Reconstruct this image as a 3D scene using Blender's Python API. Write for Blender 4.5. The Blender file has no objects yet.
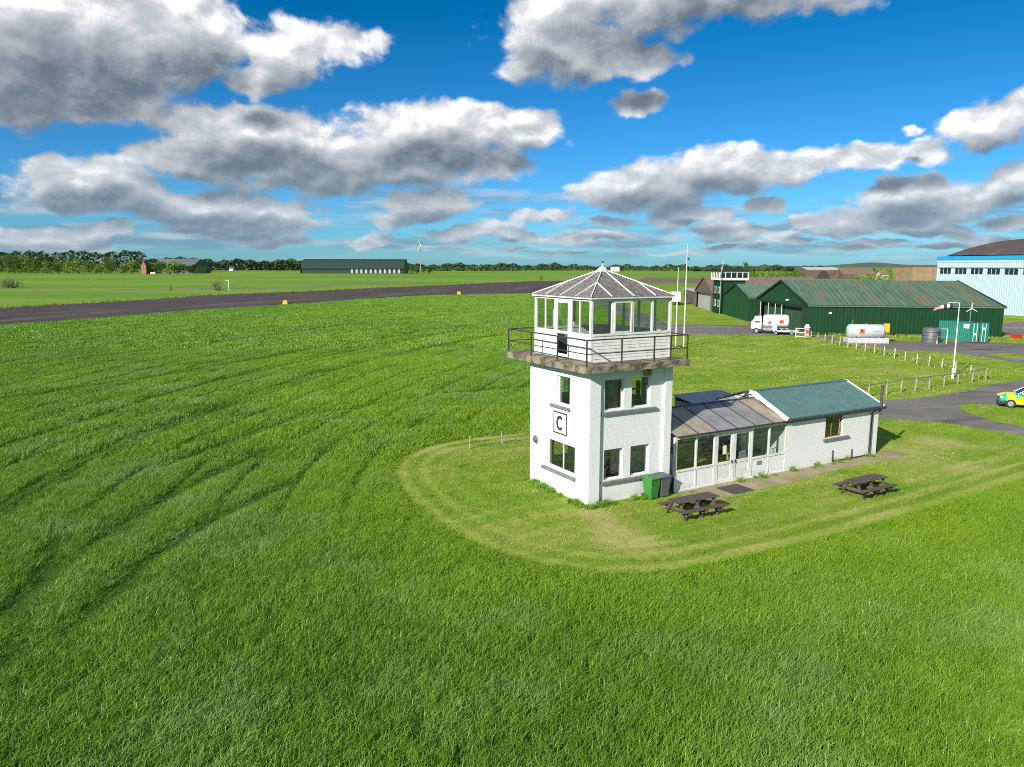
import bpy, math, random
import numpy as np
from mathutils import Vector, Matrix, noise as mnoise
random.seed(7); rng = np.random.default_rng(11)
S = bpy.context.scene
C = S.collection
R = math.radians

# ------------------------------------------------------------------ camera
CH, CF, CP, CR = 10.8, 750.67, 0.156, 0.002
cam = bpy.data.cameras.new('camera'); camo = bpy.data.objects.new('camera', cam); C.objects.link(camo)
cam.sensor_width = 36; cam.lens = 36*CF/1024; cam.clip_end = 20000; cam.clip_start = .1
_r = Vector((1,0,0)); _u = Vector((0,math.sin(CP),math.cos(CP))); _f = Vector((0,math.cos(CP),-math.sin(CP)))
_r2 = _r*math.cos(CR)+_u*math.sin(CR); _u2 = _u*math.cos(CR)-_r*math.sin(CR)
camo.matrix_world = Matrix(((_r2.x,_u2.x,-_f.x,0),(_r2.y,_u2.y,-_f.y,0),(_r2.z,_u2.z,-_f.z,CH),(0,0,0,1)))
S.camera = camo

def G(px, py, z=0.0):
    """ground point seen at a pixel of the photograph"""
    xr = (px-512)/CF; ur = (383.5-py)/CF
    x = xr*math.cos(CR)-ur*math.sin(CR); u = xr*math.sin(CR)+ur*math.cos(CR)
    d = Vector((x, math.cos(CP)+u*math.sin(CP), -math.sin(CP)+u*math.cos(CP)))
    t = (z-CH)/d.z
    return Vector((d.x*t, d.y*t, z))
def skydir(px, py):
    xr = (px-512)/CF; ur = (383.5-py)/CF
    d = Vector((xr, math.cos(CP)+ur*math.sin(CP), -math.sin(CP)+ur*math.cos(CP))).normalized()
    return math.atan2(d.x, d.y), math.asin(d.z)

# ------------------------------------------------------------------ light
GD = 1.0; EXPO = .58
SUN_EL = R(27); SH = Vector((.605,.796,0)).normalized()      # shadows fall this way
to_sun = Vector((-SH.x*math.cos(SUN_EL), -SH.y*math.cos(SUN_EL), math.sin(SUN_EL)))
sl = bpy.data.lights.new('sun','SUN'); sl.energy = 4.9; sl.angle = R(.53); sl.color = (1,.93,.82)
so = bpy.data.objects.new('sun', sl); C.objects.link(so); so.rotation_euler = to_sun.to_track_quat('Z','Y').to_euler()

# ------------------------------------------------------------------ node helper
class NT:
    def __init__(s, tree): s.t = tree; s.n = tree.nodes; s.l = tree.links
    def new(s, typ, **kw):
        n = s.n.new(typ)
        for k,v in kw.items():
            if k.startswith('i_'):
                key = k[2:]; key = int(key) if key.isdigit() else key.replace('_',' ')
                s.set(n.inputs[key], v)
            else: setattr(n,k,v)
        return n
    def set(s, sock, v):
        if isinstance(v, bpy.types.NodeSocket): s.l.new(v, sock)
        else: sock.default_value = v
    def math(s, op, a, b=0.0, c=None, clamp=False):
        n = s.n.new('ShaderNodeMath'); n.operation = op; n.use_clamp = clamp
        s.set(n.inputs[0],a); s.set(n.inputs[1],b)
        if c is not None: s.set(n.inputs[2],c)
        return n.outputs[0]
    def vmath(s, op, a, b=None, c=None):
        n = s.n.new('ShaderNodeVectorMath'); n.operation = op
        s.set(n.inputs[0],a)
        if b is not None: s.set(n.inputs[1],b)
        if c is not None: s.set(n.inputs[2],c)
        return n.outputs['Value'] if op in ('LENGTH','DOT_PRODUCT') else n.outputs[0]
    def mix(s, f, a, b, typ='MIX'):
        n = s.n.new('ShaderNodeMix'); n.data_type = 'RGBA'; n.blend_type = typ
        s.set(n.inputs[0],f); s.set(n.inputs[6],a); s.set(n.inputs[7],b)
        return n.outputs[2]
    def noise(s, vec, scale, detail=4, rough=.55, out=0, **kw):
        n = s.n.new('ShaderNodeTexNoise'); n.inputs['Scale'].default_value = scale
        n.inputs['Detail'].default_value = detail; n.inputs['Roughness'].default_value = rough
        for k,v in kw.items(): n.inputs[k].default_value = v
        if vec is not None: s.l.new(vec, n.inputs['Vector'])
        return n.outputs[out]
    def ramp(s, f, lo, hi, a=0., b=1., typ='SMOOTHSTEP'):
        n = s.n.new('ShaderNodeMapRange'); n.interpolation_type = typ
        s.set(n.inputs[0],f); s.set(n.inputs[1],lo); s.set(n.inputs[2],hi); s.set(n.inputs[3],a); s.set(n.inputs[4],b)
        return n.outputs[0]
    def xyz(s, v):
        n = s.n.new('ShaderNodeSeparateXYZ'); s.l.new(v, n.inputs[0]); return n.outputs
    def comb(s, x,y,z):
        n = s.n.new('ShaderNodeCombineXYZ'); s.set(n.inputs[0],x); s.set(n.inputs[1],y); s.set(n.inputs[2],z); return n.outputs[0]
    def map(s, v, scale=(1,1,1), loc=(0,0,0), rot=(0,0,0)):
        n = s.n.new('ShaderNodeMapping'); s.l.new(v, n.inputs[0])
        n.inputs['Scale'].default_value = scale; n.inputs['Location'].default_value = loc; n.inputs['Rotation'].default_value = rot
        return n.outputs[0]
def c4(c): return (c[0],c[1],c[2],1)

# ------------------------------------------------------------------ world: sky texture with broken cumulus
def build_world():
    w = bpy.data.worlds.new('World'); S.world = w; w.use_nodes = True
    try: w.cycles.sampling_method = 'MANUAL'; w.cycles.sample_map_resolution = 1024
    except Exception: pass
    # cloud masses: centre and half size as seen from the field, in (azimuth, elevation)
    B = [(60,40,150,78,1),(180,28,75,52,1),(70,100,110,27,1),(15,80,60,50,1),
         (290,50,52,46,.8),(335,42,62,30,.75),(258,80,44,22,.8),(378,40,28,20,.55),
         (250,133,100,30,1),(440,128,98,30,1),(330,160,165,34,1),(505,132,62,20,.9),(200,160,75,20,1),(490,165,45,16,.9),
         (60,188,44,24,1.15),(118,190,46,23,1.15),(205,208,115,18,1),(250,226,88,15,.9),
         (428,208,50,17,1),(372,238,36,11,.8),(462,232,52,11,.8),(45,238,95,15,.8),(108,231,40,11,.9),(290,243,50,7,.6),
         (700,-24,210,52,1),(565,48,72,36,1),(612,58,58,22,1),(535,18,50,32,.9),(525,122,48,22,.75),(643,104,40,19,.7),
         
         (725,170,78,27,1),(645,186,75,24,1),(598,196,45,17,.9),(785,166,50,19,1),(882,152,64,15,1),
         (990,124,46,25,1),(1018,108,34,26,1),(911,127,16,8,.8),
         (905,191,56,16,1),(985,198,62,16,.95),(900,215,95,14,.95),(1010,178,45,18,.9),(820,222,38,10,.9),(935,231,55,8,.9),(1005,222,45,9,.9),
         (765,207,27,12,.85),(693,217,46,10,.95),(682,206,32,9,.8),(548,216,52,10,.7),(590,236,66,9,.7),(760,236,85,7,.7),(865,244,70,6,.7),(670,250,120,5,.55),(950,248,90,5,.6),(520,247,60,5,.5),
         (395,222,30,8,.8),(500,225,30,7,.8),(525,236,40,7,.8),(600,222,35,8,.8),(720,228,40,8,.8),(735,246,50,4,.7),(800,240,40,5,.7),(845,232,40,7,.8),(985,238,50,7,.8),(560,252,60,4,.6)]
    g = bpy.data.node_groups.new('cloud_field','ShaderNodeTree')
    g.interface.new_socket('P', in_out='INPUT', socket_type='NodeSocketVector')
    g.interface.new_socket('Shape', in_out='OUTPUT', socket_type='NodeSocketFloat')
    t = NT(g); gi = t.new('NodeGroupInput'); go = t.new('NodeGroupOutput')
    P = gi.outputs[0]
    # warp the masses so that no outline stays an ellipse
    wn = t.noise(P, 14, 3, .6, out=1)
    Pw = t.vmath('MULTIPLY_ADD', t.vmath('SUBTRACT', wn, (.5,.5,.5)), (.075,.04,0), P)
    acc = None
    for cx,cy,rx,ry,wt in B:
        az,el = skydir(cx,cy)
        az2,_ = skydir(cx+rx,cy); _,el2 = skydir(cx,cy-ry)
        sx = 1/max((az2-az)*1.12,.004); sy = 1/max((el2-el)*1.15,.003)
        d = t.vmath('LENGTH', t.vmath('MULTIPLY_ADD', Pw, (sx,sy,0), (-az*sx,-el*sy,0)))
        v = t.math('MULTIPLY_ADD', d, -1.0, wt)          # wt - d
        if acc is None: acc = v
        else:
            n = g.nodes.new('ShaderNodeMath'); n.operation = 'SMOOTH_MAX'
            t.set(n.inputs[0],acc); t.set(n.inputs[1],v); n.inputs[2].default_value = .22; acc = n.outputs[0]
    g.links.new(acc, go.inputs[0])
    g2 = bpy.data.node_groups.new('cloud_noise','ShaderNodeTree')
    g2.interface.new_socket('P', in_out='INPUT', socket_type='NodeSocketVector')
    g2.interface.new_socket('Noise', in_out='OUTPUT', socket_type='NodeSocketFloat')
    t = NT(g2); gi = t.new('NodeGroupInput'); go = t.new('NodeGroupOutput')
    x,y,_ = t.xyz(gi.outputs[0])
    q = t.comb(x, t.math('MULTIPLY', t.math('POWER', t.math('ABSOLUTE', y), .8), 1.25), 0.0)
    n1 = t.noise(q, 12, 11, .62, Distortion=.2)
    vo = t.new('ShaderNodeTexVoronoi', feature='SMOOTH_F1'); vo.inputs['Scale'].default_value = 26; vo.inputs['Smoothness'].default_value = .5
    g2.links.new(t.vmath('MULTIPLY_ADD', t.noise(q,24,5,.65,out=1), (.07,.07,0), q), vo.inputs['Vector'])
    o = t.math('ADD', n1, t.math('MULTIPLY', t.math('SUBTRACT', .45, vo.outputs[0]), .28))
    g2.links.new(o, go.inputs[0])

    t = NT(w.node_tree); w.node_tree.nodes.clear()
    out = t.new('ShaderNodeOutputWorld'); bg = t.new('ShaderNodeBackground'); t.l.new(bg.outputs[0], out.inputs[0])
    bg.inputs[1].default_value = .1
    sky = t.new('ShaderNodeTexSky'); sky.sky_type = 'NISHITA'; sky.sun_disc = False
    sky.sun_elevation = SUN_EL; sky.sun_rotation = math.atan2(to_sun.x, to_sun.y)
    sky.altitude = 0; sky.air_density = 1.0; sky.dust_density = .4; sky.ozone_density = 2.2
    tc = t.new('ShaderNodeTexCoord'); D = tc.outputs['Generated']
    dx,dy,dz = t.xyz(t.vmath('NORMALIZE', D))
    az = t.math('ARCTAN2', dx, dy); el = t.math('ARCSINE', dz)
    P = t.comb(az, el, 0.0)
    def grp(gr, v):
        n = t.n.new('ShaderNodeGroup'); n.node_tree = gr; t.l.new(v, n.inputs[0]); return n.outputs[0]
    def off(dx_,dy_):
        s = t.math('ADD', el, .1)
        return t.vmath('ADD', P, t.comb(t.math('MULTIPLY', s, dx_), t.math('MULTIPLY', s, dy_), 0.0))
    K = .8
    sh0 = grp(g,P); nz0 = t.math('MULTIPLY', t.math('SUBTRACT', grp(g2,P), .5), K*1.5)
    d0 = t.math('ADD', t.math('ADD', sh0, .01), nz0)
    P1 = off(-.03,.045); d1 = t.math('ADD', t.math('ADD', sh0, .01), t.math('MULTIPLY', t.math('SUBTRACT', grp(g2,P1), .5), K*1.5))
    P2 = off(-.03,.15); sh2 = grp(g,P2)
    alpha = t.ramp(d0, -.05, .28)
    thick = t.ramp(t.math('ADD', sh2, t.math('MULTIPLY', nz0, .35)), -.12, .70, 0, 1, 'SMOOTHSTEP')      # cloud piled above this point: grey base
    relief = t.ramp(t.math('SUBTRACT', d0, d1), -.2, .2, 0, 1, 'LINEAR')
    lit = t.math('ADD', t.math('MULTIPLY', t.math('SUBTRACT', 1.0, thick), .68), t.math('MULTIPLY', relief, .42), clamp=True)
    cr = t.new('ShaderNodeValToRGB'); t.l.new(lit, cr.inputs[0])
    el_ = cr.color_ramp.elements
    el_[0].position = .08; el_[0].color = (1.05,1.3,1.6,1)
    el_[1].position = 1.; el_[1].color = (7.2,7.25,7.3,1)
    for p_,c_ in ((.25,(1.6,1.9,2.25,1)),(.48,(2.7,2.95,3.25,1)),(.7,(3.9,4.1,4.35,1)),(.86,(5.2,5.3,5.5,1))):
        e_ = el_.new(p_); e_.color = c_
    hz = t.ramp(el, 0.0, .16)                      # far clouds sit in bluer air
    cl = t.mix(t.math('MULTIPLY', t.math('SUBTRACT', 1.0, hz), .55), cr.outputs[0], (1.5,2.45,3.3,1))
    hs = t.new('ShaderNodeHueSaturation'); hs.inputs['Saturation'].default_value = SKY_SAT; hs.inputs['Value'].default_value = SKY_VAL
    hs.inputs['Hue'].default_value = SKY_HUE
    t.l.new(sky.outputs[0], hs.inputs['Color'])
    air = t.mix(t.ramp(el,.0,.30,0,1,'LINEAR'), (.25,.57,.97,1), (.003,.385,.62,1))      # tint multiplied over the sky, deeper blue higher up
    skyc = t.mix(1.0, hs.outputs[0], air, 'MULTIPLY')
    # thin bands of far cloud lying above the horizon
    bn = t.noise(t.comb(t.math('MULTIPLY',az,5.5), t.math('MULTIPLY',el,52.), 3.7), 1.0, 7, .6, Distortion=.4)
    bl = t.noise(t.comb(t.math('MULTIPLY',az,9.), t.math('MULTIPLY',el,60.), 9.1), 1.0, 6, .6)
    bm = t.math('MULTIPLY', t.ramp(bn,.43,.6), t.math('MULTIPLY', t.ramp(el,.0,.02), t.ramp(el,.075,.125,1,0)))
    skyc = t.mix(t.math('MULTIPLY',bm,.7), skyc, t.mix(t.ramp(bl,.42,.62), (1.35,2.1,2.9,1), (3.7,4.2,4.6,1)))
    col = t.mix(t.math('MULTIPLY', alpha, t.ramp(el,-.005,.02,.0,.97)), skyc, cl)
    # broken cloud over the rest of the dome, out of the picture: it whitens the fill light
    on = t.ramp(t.noise(D, 2.4, 6, .6), .38, .56)
    om = t.math('MAXIMUM', t.ramp(el,.5,.7), t.math('MULTIPLY', t.ramp(dy,.25,-.1), t.ramp(el,.03,.12)))
    col = t.mix(t.math('MULTIPLY', on, t.math('MULTIPLY', om, .9)), col, (2.4,2.75,3.3,1))
    t.l.new(col, bg.inputs[0])
SKY_SAT, SKY_VAL, SKY_HUE = 1.1, 1.0, .5
build_world()

# ------------------------------------------------------------------ materials
def new_mat(name):
    m = bpy.data.materials.new(name); m.use_nodes = True; t = NT(m.node_tree)
    b = m.node_tree.nodes['Principled BSDF']
    return m, t, b
def M(name, c1, c2=None, rough=.6, scale=3., metal=0., bump=0., bscale=40., coord='Object', lo=.35, hi=.65, detail=5, spec=.5, c3=None, s3=12., stretch=(1,1,1)):
    m,t,b = new_mat(name)
    tc = t.new('ShaderNodeTexCoord'); v = t.map(tc.outputs[coord] , scale=stretch)
    if c2 is not None:
        col = t.mix(t.ramp(t.noise(v,scale,detail,.6),lo,hi), c4(c1), c4(c2))
        if c3 is not None: col = t.mix(t.ramp(t.noise(v,s3,detail,.65),.55,.72), col, c4(c3))
        t.l.new(col, b.inputs['Base Color'])
    else: b.inputs['Base Color'].default_value = c4(c1)
    b.inputs['Roughness'].default_value = rough; b.inputs['Metallic'].default_value = metal
    b.inputs['Specular IOR Level'].default_value = spec
    if bump:
        bn = t.new('ShaderNodeBump'); bn.inputs['Strength'].default_value = bump; bn.inputs['Distance'].default_value = .02
        t.l.new(t.noise(tc.outputs[coord],bscale,4,.6), bn.inputs['Height']); t.l.new(bn.outputs[0], b.inputs['Normal'])
    return m
MT = {}
def render_mat():
    m,t,b = new_mat('white_render')
    tc = t.new('ShaderNodeTexCoord'); o = tc.outputs['Object']
    x,y,z = t.xyz(o)
    v = t.comb(t.math('ADD',x,y), z, 0.0)
    br = t.new('ShaderNodeTexBrick'); t.l.new(v, br.inputs['Vector'])
    br.inputs['Scale'].default_value = 1; br.inputs['Mortar Size'].default_value = .012; br.inputs['Brick Width'].default_value = .44; br.inputs['Row Height'].default_value = .15; br.inputs['Mortar Smooth'].default_value = .6
    n = t.noise(o, 9, 6, .65)
    h = t.math('ADD', t.math('MULTIPLY', br.outputs['Fac'], -.32), t.math('MULTIPLY', n, 1.2))
    bn = t.new('ShaderNodeBump'); bn.inputs['Strength'].default_value = .5; bn.inputs['Distance'].default_value = .02
    t.l.new(h, bn.inputs['Height']); t.l.new(bn.outputs[0], b.inputs['Normal'])
    st = t.ramp(t.noise(t.map(o,scale=(3,3,.5)),1.6,5,.7), .58,.8)
    col = t.mix(t.math('MULTIPLY',st,.5), c4((.725,.74,.765)), c4((.50,.49,.45)))
    rs = t.math('MULTIPLY', t.ramp(t.noise(t.map(o,scale=(7,7,.22)),1.3,4,.6),.56,.74), t.ramp(t.noise(o,.5,3,.5),.42,.62))
    col = t.mix(t.math('MULTIPLY',rs,.5), col, c4((.46,.45,.40)))
    low = t.math('MULTIPLY', t.ramp(z,.0,.5,1,0), t.ramp(t.noise(o,3,5,.7),.4,.65))
    col = t.mix(t.math('MULTIPLY',low,.55), col, c4((.40,.42,.30)))
    t.l.new(col, b.inputs['Base Color']); b.inputs['Roughness'].default_value = .75
    return m
MT['render'] = render_mat()
MT['white'] = M('white_paint',(.73,.73,.72),(.60,.60,.57),.5,2,bump=.08,bscale=25)
MT['white_dirty'] = M('weathered_white_paint',(.70,.70,.68),(.45,.45,.40),.6,4,lo=.45,hi=.8,bump=.1)
MT['sill'] = M('grey_sill_paint',(.13,.14,.15),(.2,.21,.22),.7,5,bump=.2)
MT['concrete'] = M('mossy_concrete',(.25,.215,.16),(.09,.078,.06),.95,1.6,bump=1.,bscale=14,c3=(.12,.115,.03),s3=2.6,lo=.42,hi=.6)
MT['slate'] = M('lichen_roof_sheet',(.20,.19,.185),(.10,.095,.095),.85,5,bump=.8,bscale=26,c3=(.34,.31,.28),s3=11,spec=.2)
MT['black'] = M('black_metal',(.03,.03,.035),(.06,.05,.045),.5,6)
MT['dark'] = M('dark_plastic',(.025,.028,.034),(.04,.042,.05),.45,6)
MT['greybin'] = M('grey_plastic',(.075,.085,.10),(.10,.11,.125),.5,5)
MT['greenbin'] = M('green_plastic',(.035,.17,.037),(.045,.21,.045),.45,4)
MT['wood'] = M('weathered_brown_wood',(.115,.085,.075),(.06,.045,.042),.8,3,bump=.6,bscale=8,stretch=(1,6,6),c3=(.16,.13,.11),s3=4)
MT['post'] = M('grey_fence_wood',(.42,.38,.31),(.26,.23,.19),.85,6,bump=.4)
MT['paleposts'] = M('pale_painted_post',(.66,.62,.52),(.42,.38,.30),.8,3,bump=.3)
MT['darkpost'] = M('dark_fence_wood',(.12,.10,.09),(.2,.18,.15),.85,6,bump=.4)
MT['brownwood'] = M('stained_window_timber',(.26,.10,.045),(.18,.07,.035),.45,6)
MT['interior'] = M('pale_plaster',(.42,.43,.40),(.36,.36,.34),.8,2)
MT['intfloor'] = M('floor_covering',(.12,.10,.08),(.17,.14,.11),.7,3)
MT['galv'] = M('galvanised_metal',(.42,.44,.46),(.33,.35,.37),.4,4,metal=.6)
MT['paper'] = M('paper',(.75,.72,.55),rough=.8)
MT['yellow'] = M('yellow_paint',(.75,.45,.02),(.65,.38,.02),.5,3)
MT['red'] = M('red_plastic',(.55,.03,.02),(.45,.03,.02),.5,3)
MT['orange'] = M('orange_sign',(.75,.17,.04),rough=.5)
MT['tank'] = M('pale_grey_tank_paint',(.50,.56,.60),(.40,.45,.50),.4,2,c3=(.35,.36,.36),s3=5)
MT['plinth'] = M('lilac_grey_concrete',(.50,.50,.56),(.4,.4,.45),.8,3,bump=.3)
MT['tealbox'] = M('teal_container_paint',(.01,.20,.15),(.015,.15,.12),.5,2,c3=(.10,.09,.05),s3=5)
MT['brick'] = M('tan_brick',(.30,.215,.13),(.22,.155,.095),.9,.6,bump=.3,bscale=4)
MT['redbrick'] = M('old_red_brick',(.30,.15,.09),(.22,.11,.07),.9,.4)
MT['plough'] = M('far_roof_brown',(.13,.09,.075),(.09,.065,.055),.9,.15)
MT['rubber'] = M('tyre_rubber',(.02,.02,.02),rough=.8)
MT['chrome'] = M('alloy_wheel',(.55,.56,.58),rough=.3,metal=.7)
MT['skin'] = M('skin',(.55,.32,.23),rough=.6)
MT['hivis'] = M('hi_vis_fabric',(.55,.75,.05),rough=.7)
MT['navy'] = M('navy_fabric',(.02,.025,.05),rough=.8)
MT['hair'] = M('brown_hair',(.06,.035,.02),rough=.7)
MT['bark'] = M('bark',(.10,.075,.05),(.06,.045,.03),.9,8,bump=.4)
MT['bareb'] = M('bare_twigs',(.11,.08,.075),(.15,.10,.09),.9,.8)
MT['carglass'] = M('dark_car_glass',(.015,.02,.025),rough=.08,spec=.8)
MT['lamp'] = M('headlamp_lens',(.75,.75,.72),rough=.15)

def glass_mat(name, tint=(.82,.88,.86), refl=1.0):
    m = bpy.data.materials.new(name); m.use_nodes = True; t = NT(m.node_tree); t.n.clear()
    out = t.new('ShaderNodeOutputMaterial'); tr = t.new('ShaderNodeBsdfTransparent'); tr.inputs[0].default_value = c4(tint)
    gl = t.new('ShaderNodeBsdfGlossy'); gl.inputs['Roughness'].default_value = .015
    geo = t.new('ShaderNodeNewGeometry')
    bn = t.new('ShaderNodeBump'); bn.inputs['Strength'].default_value = .05; bn.inputs['Distance'].default_value=.05
    t.l.new(t.noise(geo.outputs['Position'],1.2,2,.5), bn.inputs['Height']); t.l.new(bn.outputs[0], gl.inputs['Normal'])
    mx = t.new('ShaderNodeMixShader'); cs_ = t.math('ABSOLUTE', t.vmath('DOT_PRODUCT', geo.outputs['Incoming'], geo.outputs['Normal']))
    t.l.new(t.math('MULTIPLY_ADD', t.math('POWER', t.math('SUBTRACT', 1.0, cs_), 5.0), .9, .045*refl, clamp=True), mx.inputs[0])
    t.l.new(tr.outputs[0], mx.inputs[1]); t.l.new(gl.outputs[0], mx.inputs[2]); t.l.new(mx.outputs[0], out.inputs[0])
    return m
MT['glass'] = glass_mat('window_glass',(.93,.96,.95),2.2); MT['glass_dark'] = glass_mat('tinted_window_glass',(.35,.42,.4),1.6)

def sheet_mat(name, base, alt, period, axis, rough=.45, streak=None, streak_period=6., metal=0., depth=.03):
    """profiled metal cladding: ribs along z or up the slope; streak = patches of rust or old rooflights"""
    m,t,b = new_mat(name)
    tc = t.new('ShaderNodeTexCoord'); o = tc.outputs['Object']; s = t.xyz(o)
    w = t.math('SINE', t.math('MULTIPLY', s[axis], 2*math.pi/period))
    stretch = [.15,.15,.15]; stretch[axis] = 1.2
    n = t.noise(t.map(o,scale=stretch), 1.5, 5, .6)
    col = t.mix(t.ramp(n,.35,.68), c4(base), c4(alt))
    if streak:
        cell = t.math('FRACT', t.math('DIVIDE', t.math('ADD', s[axis], t.math('MULTIPLY',t.noise(o,.3,2,.5),1.2)), streak_period))
        k = t.math('MULTIPLY', t.ramp(t.math('ABSOLUTE', t.math('SUBTRACT',cell,.5)), .08,.15,1,0), t.ramp(t.noise(t.map(o,scale=(.12,.12,.12)),1.6,3,.6),.44,.58))
        col = t.mix(t.math('MULTIPLY',k,.85), col, c4(streak))
    t.l.new(col, b.inputs['Base Color']); b.inputs['Roughness'].default_value = rough; b.inputs['Metallic'].default_value = metal; b.inputs['Specular IOR Level'].default_value = .2
    bn = t.new('ShaderNodeBump'); bn.inputs['Strength'].default_value = .8; bn.inputs['Distance'].default_value = depth
    t.l.new(w, bn.inputs['Height']); t.l.new(bn.outputs[0], b.inputs['Normal'])
    return m
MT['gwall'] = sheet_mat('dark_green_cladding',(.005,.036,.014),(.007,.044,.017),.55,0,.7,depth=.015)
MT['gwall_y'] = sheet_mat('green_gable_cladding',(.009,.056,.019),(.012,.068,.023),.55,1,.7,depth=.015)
MT['gdoor'] = sheet_mat('faded_green_door',(.028,.075,.036),(.04,.09,.045),.9,1,.7,depth=.015)
MT['groof'] = sheet_mat('green_corrugated_roof',(.065,.125,.082),(.11,.165,.12),.8,0,.75,streak=(.15,.13,.085),streak_period=7.4,depth=.035)
MT['groof2'] = sheet_mat('pale_green_roof',(.085,.17,.105),(.13,.205,.14),.8,0,.75,depth=.035)
MT['gtrim'] = M('black_green_trim',(.006,.02,.012),rough=.6)
MT['brownclad'] = sheet_mat('brown_grey_cladding',(.10,.085,.065),(.13,.11,.085),.7,1,.7)
MT['brownroof'] = sheet_mat('brown_sheet_roof',(.20,.14,.115),(.15,.105,.09),.9,0,.8)
MT['greydoor'] = sheet_mat('grey_sliding_door',(.30,.31,.32),(.36,.37,.37),1.1,1,.6)
MT['bluewall'] = sheet_mat('pale_blue_cladding',(.38,.52,.62),(.42,.56,.65),.6,0,.5)
MT['bluetrim'] = M('bright_blue_fascia',(.015,.28,.58),rough=.45)
MT['vault'] = sheet_mat('rusty_vault_roof',(.075,.062,.058),(.115,.08,.065),1.2,0,.85,streak=(.15,.11,.08),streak_period=9)
MT['tealroof'] = M('teal_roof_sheet',(.075,.15,.15),(.095,.18,.175),.5,2,bump=.05)
MT['polyc'] = M('grey_roof_sheet',(.27,.27,.275),(.20,.20,.205),.5,1.5,bump=.05,bscale=6)
MT['polyb'] = M('beige_roof_sheet',(.34,.30,.23),(.26,.23,.18),.5,2,bump=.05,bscale=6)
MT['polyd'] = M('bluish_roof_sheet',(.27,.29,.34),(.31,.33,.37),.45,2,bump=.05,bscale=6)
MT['shed'] = sheet_mat('dark_shed_roof',(.018,.042,.04),(.025,.055,.05),3.,0,.6)
MT['farmroof'] = M('grey_farm_roof',(.09,.11,.12),(.12,.14,.15),.8,.03)

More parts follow.
